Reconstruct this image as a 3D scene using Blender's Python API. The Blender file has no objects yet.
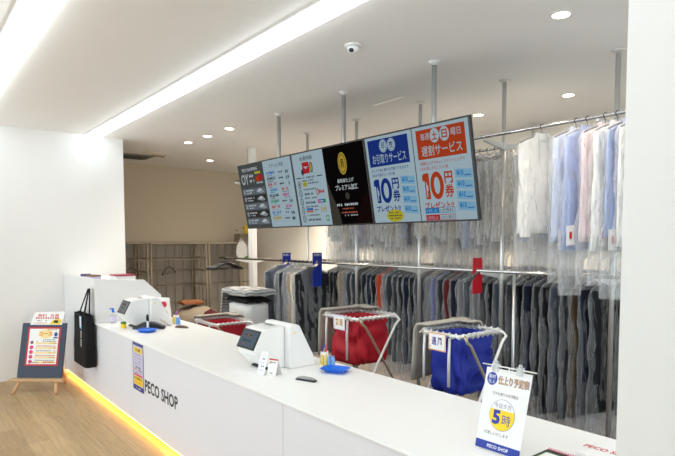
import bpy, bmesh, math, random
from mathutils import Vector, Matrix, noise
random.seed(7)
SC = bpy.context.scene
COL = SC.collection
# ------------------------------------------------------------------ camera
CAMZ = 1.65
cd = bpy.data.cameras.new('camera'); cam = bpy.data.objects.new('camera', cd); COL.objects.link(cam)
R_ = Vector((0.62582, 0.77997, -0.00133)); D_ = Vector((0.04414, -0.03712, -0.99834)); F_ = Vector((-0.77872, 0.62472, -0.05766))
m3 = Matrix((R_, -D_, -F_)).transposed()
cam.matrix_world = Matrix.Translation((0, 0, CAMZ)) @ m3.to_4x4()
cd.sensor_width = 36; cd.lens = 548.226 / 675 * 36; cd.shift_y = (272.504 - 228) / 675
cd.clip_start = 0.05; cd.clip_end = 60
SC.camera = cam
# ------------------------------------------------------------------ world (daylight from the open shop front), exposure
W = bpy.data.worlds.new('daylight'); SC.world = W; W.use_nodes = True
bg = W.node_tree.nodes['Background']; bg.inputs[0].default_value = (0.82, 0.93, 1.0, 1); bg.inputs[1].default_value = 2.75
L_STRIP = 8.9
L_DOWN = 45.0
P_DOWN = 48.0
L_KICK = 16.0
S_SCR = 0.50
vs = SC.view_settings
vs.view_transform = 'Standard'; vs.look = 'None'; vs.gamma = 1.0; vs.use_curve_mapping = False; vs.exposure = 0.0
SC.cycles.use_denoising = True
SC.cycles.transparent_max_bounces = 48
SC.cycles.max_bounces = 8; SC.cycles.diffuse_bounces = 5

# ------------------------------------------------------------------ materials
MATS = {}
def mat(name, col, rough=0.5, metal=0.0, var=0.0, scale=8.0, bump=0.0, bscale=60.0, spec=0.5, stretch=None):
    if name in MATS: return MATS[name]
    m = bpy.data.materials.new(name); m.use_nodes = True
    nt = m.node_tree; b = nt.nodes['Principled BSDF']
    c = (*col, 1)
    b.inputs['Base Color'].default_value = c
    b.inputs['Roughness'].default_value = rough; b.inputs['Metallic'].default_value = metal
    b.inputs['Specular IOR Level'].default_value = spec
    tc = nt.nodes.new('ShaderNodeTexCoord'); src = tc.outputs['Object']
    if stretch:
        mp = nt.nodes.new('ShaderNodeMapping'); mp.inputs['Scale'].default_value = stretch
        nt.links.new(src, mp.inputs['Vector']); src = mp.outputs['Vector']
    if var > 0:
        n = nt.nodes.new('ShaderNodeTexNoise'); n.inputs['Scale'].default_value = scale; n.inputs['Detail'].default_value = 4
        nt.links.new(src, n.inputs['Vector'])
        r = nt.nodes.new('ShaderNodeMapRange'); r.inputs['To Min'].default_value = 1 - var; r.inputs['To Max'].default_value = 1 + var
        nt.links.new(n.outputs['Fac'], r.inputs['Value'])
        mx = nt.nodes.new('ShaderNodeVectorMath'); mx.operation = 'SCALE'; mx.inputs[0].default_value = col
        nt.links.new(r.outputs[0], mx.inputs['Scale']); nt.links.new(mx.outputs[0], b.inputs['Base Color'])
    if bump > 0:
        n2 = nt.nodes.new('ShaderNodeTexNoise'); n2.inputs['Scale'].default_value = bscale; n2.inputs['Detail'].default_value = 3
        nt.links.new(src, n2.inputs['Vector'])
        bp = nt.nodes.new('ShaderNodeBump'); bp.inputs['Strength'].default_value = bump; bp.inputs['Distance'].default_value = 0.01
        nt.links.new(n2.outputs['Fac'], bp.inputs['Height']); nt.links.new(bp.outputs[0], b.inputs['Normal'])
    MATS[name] = m
    return m
def emat(name, col, strength):
    if name in MATS: return MATS[name]
    m = bpy.data.materials.new(name); m.use_nodes = True; nt = m.node_tree; nt.nodes.clear()
    e = nt.nodes.new('ShaderNodeEmission'); e.inputs[0].default_value = (*col, 1); e.inputs[1].default_value = strength
    o = nt.nodes.new('ShaderNodeOutputMaterial'); nt.links.new(e.outputs[0], o.inputs[0])
    MATS[name] = m; return m
def srgb(r, g, b):
    f = lambda v: (v / 255 / 12.92) if v <= 10 else ((v / 255 + 0.055) / 1.055) ** 2.4
    return (f(r), f(g), f(b))
def film(name, tint, base, edge, rough=0.22, fold=0.0):
    """clear polythene: mostly see-through, milky and glossy, with sheen streaks painted into the folds"""
    m = bpy.data.materials.new(name); m.use_nodes = True; nt = m.node_tree; b = nt.nodes['Principled BSDF']
    b.inputs['Base Color'].default_value = (*tint, 1); b.inputs['Roughness'].default_value = rough
    b.inputs['Specular IOR Level'].default_value = 0.8
    tc = nt.nodes.new('ShaderNodeTexCoord'); mp = nt.nodes.new('ShaderNodeMapping'); mp.inputs['Scale'].default_value = (1, 1, 0.28)
    oi = nt.nodes.new('ShaderNodeObjectInfo'); va = nt.nodes.new('ShaderNodeVectorMath'); va.operation = 'ADD'
    nt.links.new(tc.outputs['Object'], va.inputs[0]); nt.links.new(oi.outputs['Random'], va.inputs[1]); nt.links.new(va.outputs[0], mp.inputs['Vector'])
    n = nt.nodes.new('ShaderNodeTexNoise'); n.inputs['Scale'].default_value = 10; n.inputs['Detail'].default_value = 2.5; n.inputs['Roughness'].default_value = .5
    n.inputs['Distortion'].default_value = 1.2
    nt.links.new(mp.outputs[0], n.inputs['Vector'])
    bp = nt.nodes.new('ShaderNodeBump'); bp.inputs['Strength'].default_value = 1.0; bp.inputs['Distance'].default_value = 0.05
    nt.links.new(n.outputs['Fac'], bp.inputs['Height']); nt.links.new(bp.outputs[0], b.inputs['Normal'])
    lw = nt.nodes.new('ShaderNodeLayerWeight'); lw.inputs['Blend'].default_value = 0.45; nt.links.new(bp.outputs[0], lw.inputs['Normal'])
    mr = nt.nodes.new('ShaderNodeMapRange'); mr.inputs['To Min'].default_value = base; mr.inputs['To Max'].default_value = edge
    nt.links.new(lw.outputs['Facing'], mr.inputs['Value'])
    n2 = nt.nodes.new('ShaderNodeTexNoise'); n2.noise_type = 'RIDGED_MULTIFRACTAL' if hasattr(n2, 'noise_type') else None
    n2.inputs['Scale'].default_value = 6; n2.inputs['Detail'].default_value = 1.2; n2.inputs['Distortion'].default_value = 1.0; nt.links.new(mp.outputs[0], n2.inputs['Vector'])
    r2 = nt.nodes.new('ShaderNodeMapRange'); r2.inputs['From Min'].default_value = .9; r2.inputs['From Max'].default_value = 2.4; r2.inputs['To Min'].default_value = 0; r2.inputs['To Max'].default_value = fold; nt.links.new(n2.outputs['Fac'], r2.inputs['Value'])  # streaks of sheen put into the film's opacity along the folds
    ad = nt.nodes.new('ShaderNodeMath'); ad.operation = 'ADD'; ad.use_clamp = True; nt.links.new(mr.outputs[0], ad.inputs[0]); nt.links.new(r2.outputs[0], ad.inputs[1])
    tr = nt.nodes.new('ShaderNodeBsdfTransparent'); tr.inputs[0].default_value = (0.98, 0.985, 0.99, 1)
    mx = nt.nodes.new('ShaderNodeMixShader'); nt.links.new(ad.outputs[0], mx.inputs[0])
    nt.links.new(tr.outputs[0], mx.inputs[1]); nt.links.new(b.outputs[0], mx.inputs[2])
    nt.links.new(mx.outputs[0], nt.nodes['Material Output'].inputs[0])
    return m

M_white = mat('white_laminate', (.86, .86, .86), .35, var=.01)
M_ctop = mat('counter_top', (.90, .90, .885), .38, var=.008, scale=3)
M_cfront = mat('counter_front', (.80, .805, .85), .45, var=.008, scale=3)
M_wall = mat('white_paint', (.86, .86, .845), .75, var=.012, scale=2, bump=.05, bscale=200)
M_cream = mat('cream_wallpaper', (.87, .82, .72), .8, var=.015, scale=2, bump=.05, bscale=200)  # lightened, so part of the back wall's light is in the colour
M_creamd = mat('shaded_cream_wallpaper', (.64, .56, .435), .8, var=.015, scale=2, bump=.05, bscale=200)  # cream wallpaper darkened; the far corner's shade is put into the colour
M_ceil = mat('ceiling_paint', (.90, .89, .87), .8, var=.012, scale=2, bump=.04, bscale=150)
M_steel = mat('polished_steel', (.72, .71, .69), .16, 1.0, var=.04, scale=5)
M_post = mat('satin_steel', (.78, .775, .76), .3, .8, var=.05, scale=4)
M_alu = mat('white_metal', (.82, .82, .80), .35, .2, var=.02)
M_pole = mat('grey_steel', (.50, .51, .52), .35, .75, var=.04)
M_tan = mat('tan_metal', (.50, .42, .30), .35, .6, var=.04)
M_black = mat('black_plastic', (.012, .012, .014), .35, var=.1)
M_blackcloth = mat('black_canvas', (.008, .008, .010), .8, var=.15, scale=30, bump=.25, bscale=120, spec=.25)
M_paper = mat('white_paper', (.86, .86, .85), .65, var=.01)
M_device = mat('white_device', (.88, .88, .87), .32, var=.008)
M_ink = mat('black_ink', (.015, .015, .02), .5, var=.05)
M_grey = mat('grey_plastic', (.33, .34, .33), .35, var=.05)
M_brownmat = mat('brown_plastic', (.13, .09, .06), .4, var=.08)
M_wood = mat('easel_wood', (.62, .40, .22), .5, var=.15, scale=6, bump=.1, stretch=(1, 1, .2))
M_board = mat('blackboard_slate', (.045, .06, .095), .6, var=.12, scale=5)
M_blue = mat('blue_plastic', (.01, .15, .72), .3, var=.04)
M_bluecl = mat('blue_canvas', (.006, .022, .31), .62, var=.12, scale=10, bump=.35, bscale=25)
M_redcl = mat('red_canvas', (.50, .006, .022), .62, var=.12, scale=10, bump=.35, bscale=25)
M_rope = mat('white_rope', (.80, .79, .76), .7, var=.06, scale=40)
M_terry = mat('beige_terry', (.50, .46, .39), .95, var=.12, scale=40, bump=.6, bscale=180)
M_lace_r = mat('dark_red_cloth', (.10, .008, .012), .9, var=.2, bump=.4, bscale=40)
M_sack = mat('brown_sack', (.27, .22, .16), .9, var=.2, scale=12, bump=.4, bscale=50)
M_cage = mat('cage_metal', (.36, .31, .235), .45, .45, var=.06)
M_cagepanel = mat('grey_sheet', (.30, .275, .245), .8, var=.05)
M_whitecl = mat('white_cloth', (.78, .78, .77), .85, var=.04, bump=.3, bscale=30)
M_redplate = mat('red_acrylic', (.52, .008, .02), .35, var=.03)
M_blueplate = mat('blue_acrylic', (.006, .03, .36), .35, var=.03)
M_hang = mat('black_hanger', (.015, .015, .015), .3, var=.1)
M_film = film('clear_film', (.84, .85, .87), .15, .50, .10, .5)
M_filmr = film('cloudy_film', (.78, .78, .79), .24, .50, .2, .4)
M_filmw = film('frosty_film', (.90, .90, .90), .16, .40, .22, .25)
def prt(n, *rgb): return mat('print_' + n, srgb(*rgb), .5, var=.012)
P_red = prt('red', 200, 30, 50); P_blue = prt('blue', 35, 60, 160); P_yel = prt('yellow', 248, 212, 40); P_white = prt('white', 245, 245, 243)
P_orange = prt('orange', 230, 150, 60); P_navy = prt('navy', 60, 62, 140); P_lil = prt('lilac', 205, 200, 228); P_pink = prt('pink', 225, 60, 120)
P_cream = prt('cream', 250, 224, 160); P_grey = prt('grey', 120, 120, 125); P_purple = prt('purple', 80, 50, 140); P_gold = prt('gold', 200, 150, 40)
P_green = prt('green', 60, 140, 70); P_brown = prt('brown', 120, 80, 50); P_sky = prt('sky', 120, 190, 235); P_gold2 = prt('amber', 246, 190, 60); P_crim = prt('crimson', 165, 45, 75)

def wood_floor():
    m = bpy.data.materials.new('oak_planks'); m.use_nodes = True; nt = m.node_tree; b = nt.nodes['Principled BSDF']
    tc = nt.nodes.new('ShaderNodeTexCoord')
    br = nt.nodes.new('ShaderNodeTexBrick'); br.offset = .37
    br.inputs['Scale'].default_value = 1; br.inputs['Brick Width'].default_value = 1.25; br.inputs['Row Height'].default_value = .155
    br.inputs['Mortar Size'].default_value = .0016; br.inputs['Mortar Smooth'].default_value = .1
    br.inputs['Color1'].default_value = (.385, .25, .118, 1); br.inputs['Color2'].default_value = (.53, .37, .195, 1); br.inputs['Mortar'].default_value = (.33, .22, .125, 1)
    nt.links.new(tc.outputs['Object'], br.inputs['Vector'])
    mp = nt.nodes.new('ShaderNodeMapping'); mp.inputs['Scale'].default_value = (1.2, 14, 1); nt.links.new(tc.outputs['Object'], mp.inputs['Vector'])
    n = nt.nodes.new('ShaderNodeTexNoise'); n.inputs['Scale'].default_value = 3; n.inputs['Detail'].default_value = 6; n.inputs['Distortion'].default_value = .6
    nt.links.new(mp.outputs[0], n.inputs['Vector'])
    r = nt.nodes.new('ShaderNodeMapRange'); r.inputs['From Min'].default_value = .25; r.inputs['From Max'].default_value = .75
    r.inputs['To Min'].default_value = .80; r.inputs['To Max'].default_value = 1.15; nt.links.new(n.outputs['Fac'], r.inputs['Value'])
    mx = nt.nodes.new('ShaderNodeVectorMath'); mx.operation = 'SCALE'
    nt.links.new(br.outputs['Color'], mx.inputs[0]); nt.links.new(r.outputs[0], mx.inputs['Scale']); nt.links.new(mx.outputs[0], b.inputs['Base Color'])
    b.inputs['Roughness'].default_value = .42; b.inputs['Specular IOR Level'].default_value = .35
    return m

# ------------------------------------------------------------------ mesh helpers
class MB:
    def __init__(s): s.v = []; s.f = []; s.mi = []; s.sm = []; s.mats = []
    def slot(s, m):
        if m not in s.mats: s.mats.append(m)
        return s.mats.index(m)
    def add(s, vs, fs, m, smooth=False):
        o = len(s.v); k = s.slot(m); s.v += [tuple(p) for p in vs]
        for f in fs: s.f.append(tuple(o + i for i in f)); s.mi.append(k); s.sm.append(smooth)
        return s
    def box(s, lo, hi, m):
        x0, y0, z0 = lo; x1, y1, z1 = hi
        return s.add([(x0,y0,z0),(x1,y0,z0),(x1,y1,z0),(x0,y1,z0),(x0,y0,z1),(x1,y0,z1),(x1,y1,z1),(x0,y1,z1)],
              [(3,2,1,0),(4,5,6,7),(0,1,5,4),(1,2,6,5),(2,3,7,6),(3,0,4,7)], m)
    def prism(s, poly, axis, a, b, m):
        """2D polygon (listed counter-clockwise seen from the far end) extruded along an axis"""
        n = len(poly)
        P = lambda p, t: (t, p[0], p[1]) if axis == 0 else ((p[0], t, p[1]) if axis == 1 else (p[0], p[1], t))
        vs_ = [P(p, a) for p in poly] + [P(p, b) for p in poly]
        fs = [tuple(range(n))[::-1], tuple(range(n, 2*n))] + [(i, (i+1) % n, n + (i+1) % n, n + i) for i in range(n)]
        return s.add(vs_, fs, m)
    def tube(s, pts, r, m, n=10, closed=False, caps=True):
        pts = [Vector(p) for p in pts]; N = len(pts); rings = []
        up = None
        for i, p in enumerate(pts):
            if closed: t = pts[(i+1) % N] - pts[i-1]
            else: t = pts[min(i+1, N-1)] - pts[max(i-1, 0)]
            t.normalize()
            if up is None:
                up = t.orthogonal().normalized()
            else:
                up = (up - t * up.dot(t))
                up = up.normalized() if up.length > 1e-6 else t.orthogonal().normalized()
            w = t.cross(up)
            rr = r[i] if isinstance(r, (list, tuple)) else r
            rings.append([p + (up * math.cos(2*math.pi*k/n) + w * math.sin(2*math.pi*k/n)) * rr for k in range(n)])
        vs_ = [q for rg in rings for q in rg]; fs = []
        for i in range(N if closed else N - 1):
            j = (i + 1) % N
            for k in range(n): fs.append((i*n+k, i*n+(k+1) % n, j*n+(k+1) % n, j*n+k))
        s.add(vs_, fs, m, True)
        if caps and not closed:
            s.add(rings[0], [tuple(range(n))[::-1]], m); s.add(rings[-1], [tuple(range(n))], m)
        return s
    def lathe(s, prof, c, m, n=20, smooth=True):
        vs_ = []; fs = []
        for r, z in prof:
            for k in range(n): vs_.append((c[0] + r*math.cos(2*math.pi*k/n), c[1] + r*math.sin(2*math.pi*k/n), c[2] + z))
        for i in range(len(prof)-1):
            for k in range(n): fs.append((i*n+k, i*n+(k+1) % n, (i+1)*n+(k+1) % n, (i+1)*n+k))
        s.add(vs_, fs, m, smooth)
        if prof[0][0] > 1e-5: s.add(vs_[:n], [tuple(range(n))[::-1]], m)
        if prof[-1][0] > 1e-5: s.add(vs_[-n:], [tuple(range(n))], m)
        return s
    def grid(s, rows, m, smooth=True, wrap=False):
        R = len(rows); C = len(rows[0]); fs = []
        for i in range(R-1):
            for k in range(C if wrap else C-1): fs.append((i*C+k, i*C+(k+1) % C, (i+1)*C+(k+1) % C, (i+1)*C+k))
        return s.add([p for r in rows for p in r], fs, m, smooth)
    def mesh(s, name):
        me = bpy.data.meshes.new(name); me.from_pydata(s.v, [], s.f); me.update()
        for m in s.mats: me.materials.append(m)
        me.polygons.foreach_set('material_index', s.mi); me.polygons.foreach_set('use_smooth', s.sm)
        return me
    def build(s, name, parent=None, bevel=0, loc=None, solid=0, recalc=True, sub=0):
        me = s.mesh(name)
        if recalc:
            bm = bmesh.new(); bm.from_mesh(me); bmesh.ops.remove_doubles(bm, verts=bm.verts, dist=1e-6); bmesh.ops.recalc_face_normals(bm, faces=bm.faces); bm.to_mesh(me); bm.free()
        o = bpy.data.objects.new(name, me); COL.objects.link(o)
        if parent: o.parent = parent
        if loc: o.location = loc
        if solid:
            q = o.modifiers.new('thickness', 'SOLIDIFY'); q.thickness = solid; q.offset = 0
        if bevel:
            q = o.modifiers.new('bevel', 'BEVEL'); q.width = bevel; q.segments = 2; q.limit_method = 'ANGLE'; q.angle_limit = .6
        if sub:
            q = o.modifiers.new('smooth', 'SUBSURF'); q.levels = sub; q.render_levels = sub
        return o
def tag(o, label, cat, group=None):
    o['label'] = label; o['category'] = cat
    if group: o['group'] = group
    return o
def thing(name, label, cat, loc=(0, 0, 0), group=None, rz=0):
    o = bpy.data.objects.new(name, None); COL.objects.link(o); o.location = loc; o.rotation_euler = (0, 0, rz); o.empty_display_size = .1
    return tag(o, label, cat, group)
def struct(o, label=None):
    o['kind'] = 'structure'
    if label: o['label'] = label
    return o

# text -> flat polygons through a font curve
_txt = {}
def text2d(s, bold=0.0):
    k = (s, bold)
    if k in _txt: return _txt[k]
    cu = bpy.data.curves.new('lettering', 'FONT'); cu.body = s; cu.size = 1; cu.resolution_u = 2; cu.offset = bold
    o = bpy.data.objects.new('lettering', cu); COL.objects.link(o)
    dg = bpy.context.evaluated_depsgraph_get(); dg.update()
    me = bpy.data.meshes.new_from_object(o.evaluated_get(dg), depsgraph=dg)
    vs_ = [(v.co.x, v.co.y) for v in me.vertices]; fs = [tuple(p.vertices) for p in me.polygons]
    bpy.data.objects.remove(o); bpy.data.curves.remove(cu); bpy.data.meshes.remove(me)
    if not vs_: vs_ = [(0, 0)]
    xs = [p[0] for p in vs_]; ys = [p[1] for p in vs_]
    _txt[k] = (vs_, fs, min(xs), max(xs), min(ys), max(ys)); return _txt[k]
class Art:
    """flat print on a rectangle: origin O (lower left), unit directions u, v and normal n"""
    def __init__(s, O, u, v, n, step=.0005):
        s.O, s.u, s.v, s.n = Vector(O), Vector(u).normalized(), Vector(v).normalized(), Vector(n).normalized(); s.mb = MB(); s.step = step
    def P(s, x, y, k): return tuple(s.O + s.u*x + s.v*y + s.n*(k*s.step))
    def poly(s, pts, m, k=1): s.mb.add([s.P(x, y, k) for x, y in pts], [tuple(range(len(pts)))], m); return s
    def rect(s, x0, y0, x1, y1, m, k=1): return s.poly([(x0, y0), (x1, y0), (x1, y1), (x0, y1)], m, k)
    def ell(s, cx, cy, rx, ry, m, k=1, n=28): return s.poly([(cx + rx*math.cos(2*math.pi*i/n), cy + ry*math.sin(2*math.pi*i/n)) for i in range(n)], m, k)
    def frame(s, x0, y0, x1, y1, t, m, k=1):
        s.rect(x0, y0, x1, y0+t, m, k); s.rect(x0, y1-t, x1, y1, m, k); s.rect(x0, y0+t, x0+t, y1-t, m, k); return s.rect(x1-t, y0+t, x1, y1-t, m, k)
    def txt(s, t, cx, cy, w, h, m, k=2, bold=.02, rot=0):
        vs_, fs, x0, x1, y0, y1 = text2d(t, bold); sx = w / max(x1-x0, 1e-6); sy = h / max(y1-y0, 1e-6)
        c, q = math.cos(rot), math.sin(rot); out = []
        for x, y in vs_:
            a = (x - (x0+x1)/2)*sx; b = (y - (y0+y1)/2)*sy
            out.append(s.P(cx + a*c - b*q, cy + a*q + b*c, k))
        s.mb.add(out, fs, m); return s
    def build(s, name, parent): return s.mb.build(name, parent, recalc=False)

# ================================================================== THE ROOM
CEIL = 2.984; ZT = .783
fl = struct(MB().box((-9.8, -3.6, -.1), (3.3, 5.95, 0), wood_floor()).build('floor'))
M_vinyl = mat('shadowed_vinyl', (.13, .11, .095), .5, var=.05)  # darkened to put the shadow behind the coats into the floor colour
struct(MB().box((-9.6, 2.425, .0005), (3.1, 5.79, .002), M_vinyl).build('floor_back'))
struct(MB().box((-9.8, -3.6, CEIL), (3.3, 5.95, CEIL + .12), M_ceil).build('ceiling'))
struct(MB().box((-7.58, -3.6, 0), (-7.44, 2.36, CEIL), M_wall).build('wall_left'))
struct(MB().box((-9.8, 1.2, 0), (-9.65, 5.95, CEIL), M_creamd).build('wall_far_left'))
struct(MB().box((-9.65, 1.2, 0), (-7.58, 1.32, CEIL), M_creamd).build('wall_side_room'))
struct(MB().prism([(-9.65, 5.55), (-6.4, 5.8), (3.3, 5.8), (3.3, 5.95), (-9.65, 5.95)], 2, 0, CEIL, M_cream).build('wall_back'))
struct(MB().box((3.15, 1.5, 0), (3.3, 5.8, .3), M_wall).build('wall_far_right'))  # unseen wall cut down to a sill to let daylight onto the rack
struct(MB().box((3.15, -3.6, 0), (3.3, 1.5, CEIL), M_wall).build('added_side_wall'))  # unseen wall added to keep side light off the right wall
struct(MB().box((.3, -3.7, 0), (3.3, -3.6, CEIL), M_wall).build('added_front_wall'))  # unseen wall added to cut direct daylight on the right wall
struct(MB().box((-.664, 1.5, 0), (3.15, 1.62, CEIL), M_wall).build('wall_right'))

# counter ------------------------------------------------------------
ct = thing('service_counter', 'long white service counter with a warm light along its foot', 'counter', (-4, 2, 0))
L = lambda x, y, z: (x + 4, y - 2, z)
CX1 = -.672
MB().box(L(-7.435, 1.592, ZT - .012), L(CX1, 2.415, ZT), M_ctop).build('counter_top', ct, bevel=.003)
fr = MB()
for a, b in ((-7.435, -4.952), (-4.948, -2.472), (-2.468, CX1)): fr.box(L(a, 1.6, .05), L(b, 1.62, ZT - .0125), M_cfront)
fr.build('front_panel', ct)
MB().box(L(-7.435, 1.70, .002), L(CX1, 1.72, .77), M_white).build('plinth', ct)
MB().box(L(-7.435, 2.38, .002), L(CX1, 2.40, .77), M_white).build('back_panel', ct)
M_kick = emat('warm_light', (1.0, .50, .10), L_KICK)
MB().box(L(-7.40, 1.603, .0425), L(CX1 - .02, 1.635, .0488), M_kick).build('light_strip', ct)
a = Art(L(-4.60, 1.5995, .36), (1, 0, 0), (0, 0, 1), (0, -1, 0))
a.txt('PECO SHOP', .34, .068, .70, .105, M_ink, 1, .025); a.build('lettering', ct)
# raised section at the far left
hu = thing('raised_counter_unit', 'raised white cabinet with a cut corner at the far left end of the counter', 'cabinet', (-6.8, 2, ZT))
H = lambda x, y, z: (x + 6.8, y - 2, z - ZT)
MB().box(H(-7.43, 1.602, ZT + .001), H(-6.12, 1.622, 1.25), M_white).build('front_panel', hu, bevel=.003)
MB().prism([(1.604 - 2, .001), (2.32 - 2, .001), (2.32 - 2, 1.04 - ZT), (2.13 - 2, 1.22 - ZT), (1.604 - 2, 1.25 - ZT)], 0, -6.118 + 6.8, -6.09 + 6.8, M_white).build('end_panel', hu, bevel=.003)
MB().box(H(-7.43, 1.623, 1.19), H(-6.12, 2.1, 1.21), M_white).build('shelf', hu)

# linear ceiling lights ------------------------------------------------
M_strip = emat('led_diffuser', (.88, .96, 1.0), L_STRIP)
def strip(y, w, x1, label, wc):
    t = thing('linear_ceiling_light', label, 'ceiling light', (0, y, CEIL), 'linear ceiling lights')
    MB().box((-7.435, -w/2 - wc, -.012), (x1, -w/2, -.0005), M_alu).box((-7.435, w/2, -.012), (x1, w/2 + .012, -.0005), M_alu).build('channel', t)
    MB().box((-7.43, -w/2 + .001, -.052), (x1, w/2 - .001, -.0005), M_strip).build('diffuser', t)
strip(1.965, .085, 2.9, 'long white strip light on the ceiling above the counter', .05)
strip(.665, .11, 2.9, 'long white strip light on the ceiling over the wooden floor', .045)

# downlights -----------------------------------------------------------
M_dl = emat('warm_lamp', (1.0, .80, .58), L_DOWN)
def downlight(x, y, label, k=1.0):
    t = thing('downlight', label, 'downlight', (x, y, CEIL), 'recessed downlights')
    ring = MB(); n = 28; rows = []
    for r, z in ((.048, -.0006), (.05, -.006), (.062, -.004), (.064, -.0006)):
        rows.append([(r*math.cos(2*math.pi*k/n), r*math.sin(2*math.pi*k/n), z) for k in range(n)])
    ring.grid(rows, M_alu, wrap=True).build('trim_ring', t)
    MB().lathe([(.048, -.003), (.03, -.006), (.0001, -.007)], (0, 0, 0), M_dl, 24).build('lamp_lens', t)
    ld = bpy.data.lights.new('downlight_beam', 'SPOT'); ld.energy = P_DOWN * k; ld.color = (1, .90, .77); ld.spot_size = 2.2; ld.spot_blend = .8; ld.shadow_soft_size = .05
    lo = bpy.data.objects.new('downlight_beam', ld); COL.objects.link(lo); lo.parent = t; lo.location = (0, 0, -.03)
downlight(-7.135, 3.13, 'round warm downlight furthest left in the row of three beside the dome camera')
downlight(-6.544, 3.13, 'middle round warm downlight in the row of three near the dome camera')
downlight(-5.95, 3.13, 'round warm downlight in the row of three closest to the screens')
downlight(-8.49, 4.10, 'round warm downlight set back behind the row of three', .35)
downlight(-1.764, 3.112, 'largest round warm downlight alone near the top of the photo')
downlight(-2.667, 4.86, 'round warm downlight just above the upper rail of white shirts', 2.2)
downlight(-3.675, 4.87, 'round warm downlight seen beside the top corner of the orange screen', 2.2)
for i_, x_ in enumerate((-4.68, -5.69, -6.70)):  # hidden lamps added behind the screens to brighten the back wall
    downlight(x_, 4.87, ('first', 'second', 'third', 'fourth')[i_] + ' unseen added downlight past the orange screen, in the row along the back wall', (.5, .8, 8.0)[i_])

# dome camera, ceiling slots ------------------------------------------------
t = thing('dome_camera', 'white dome security camera on the ceiling', 'security camera', (-2.915, 2.477, CEIL))
MB().lathe([(.056, -.0005), (.058, -.008), (.054, -.016), (.04, -.018)], (0, 0, 0), M_alu, 28).build('base', t)
MB().lathe([(.04, -.018), (.039, -.032), (.032, -.046), (.017, -.054), (.0002, -.057)], (0, 0, 0), M_device, 28).build('dome', t)
MB().lathe([(.0002, -.002), (.014, 0), (.02, .012), (.016, .02), (.0002, .022)], (.010, -.022, -.052), M_black, 20).build('lens', t)
t = thing('ceiling_air_conditioner', 'dark flush air conditioner grille on the ceiling of the back left corner', 'air conditioner', (-8.75, 2.99, CEIL))
MB().box((-.22, -.62, -.022), (.22, .20, -.0005), M_cagepanel).build('housing', t, bevel=.004)
g = MB()
for i in range(7): g.box((-.19 + i*.055, -.55, -.03), (-.165 + i*.055, .14, -.0222), M_black)
g.build('louver', t)
t = thing('ceiling_hatch', 'thin ceiling access panel between the dark grille and the downlights', 'access panel', (-8.3, 3.12, CEIL))
MB().box((-.13, -.16, -.012), (.13, .2, -.0005), M_cream).build('panel', t)
MB().box((-.16, -.02, -.03), (-.11, .18, -.0125), M_cage).build('latch', t)
t = thing('ceiling_slot', 'thin white slot cover on the ceiling behind the screens', 'vent', (-3.85, 3.72, CEIL))
MB().box((-.19, -.02, -.006), (.19, .02, -.0005), M_alu).build('cover', t)
# ================================================================== SCREENS
TVY0, TVZ0, TVY1, TVZ1 = 3.11, 1.786, 2.98, 2.482      # bottom edge, top edge of the bank
vdir = Vector((0, TVY1 - TVY0, TVZ1 - TVZ0)); TVH = vdir.length; vdir.normalize()
ndir = Vector((0, -vdir.z, vdir.y)).normalized()
if ndir.y > 0: ndir = -ndir
M_bezel = mat('screen_bezel', (.012, .012, .013), .4, var=.1)
def E_(n, *rgb): return emat('screen_' + n, srgb(*rgb), S_SCR)
e_lb = E_('lightblue', 196, 222, 234); e_gr = E_('grey', 92, 96, 96); e_row = E_('row', 118, 130, 138); e_dk = E_('dark', 66, 66, 62); e_wh = E_('white', 232, 240, 244)
e_blk = E_('black', 16, 13, 13); e_maroon = E_('maroon', 30, 16, 16); e_blue = E_('blue', 36, 62, 150); e_or = E_('orange', 205, 78, 42); e_red = E_('red', 205, 50, 56); e_cy = E_('cyan', 30, 140, 215)
e_pale = E_('paleblue', 150, 205, 240); e_tx = E_('text', 60, 66, 72); e_yel = E_('yellow', 216, 206, 60); e_gold = E_('gold', 206, 178, 70); e_gold2 = E_('darkgold', 110, 84, 30)
e_pink = E_('pink', 220, 70, 160); e_gn = E_('green', 40, 160, 100); e_lor = E_('salmon', 225, 120, 100); e_mid = E_('midblue', 70, 130, 205); e_g2 = E_('fold', 78, 74, 68); e_pg = E_('lightgrey', 170, 182, 190)
TW = 1.0587; TX0 = -5.498
def screen(i, label):
    x0 = TX0 + i*TW
    o = thing('ceiling_hung_screen', label, 'screen', (x0 + TW/2, TVY0, TVZ0), 'screens hung over the counter')
    hw = TW/2 - .002
    c = [Vector((sx*hw, 0, 0)) + vdir*t_ - ndir*d for d in (0, .030) for sx, t_ in ((-1, 0), (1, 0), (1, TVH), (-1, TVH))]
    MB().add(c, [(0,1,2,3),(7,6,5,4),(0,4,5,1),(1,5,6,2),(2,6,7,3),(3,7,4,0)], M_bezel).build('housing', o, bevel=.004)
    # mount plate and arm to the pole behind
    y_at = lambda tt: (vdir*tt - ndir*.030)
    p = y_at(TVH*.5)
    MB().box((-.12, p.y + .022, p.z - .10), (.12, p.y + .03, p.z + .10), M_bezel).box((-.03, p.y - .005, p.z - .05), (.03, 3.154 - TVY0, p.z + .05), M_bezel).build('mount_bracket', o)
    A = Art(Vector((-hw, 0, 0)), (1, 0, 0), vdir, ndir, .0007)
    return o, A, hw
b_ = .013
def bars(A, x, y, w, h, n, m, k=2, seed=0):
    """a run of small unreadable characters"""
    r = random.Random(seed); cw = w/n
    for i in range(n):
        if r.random() < .1: continue
        A.rect(x + i*cw, y, x + i*cw + cw*.42, y + h, m, k)
        A.rect(x + i*cw + cw*.1, y + h*(.1 + .5*r.random()), x + i*cw + cw*.85, y + h*.28 + h*(.1 + .5*r.random()), m, k + .3)
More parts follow.
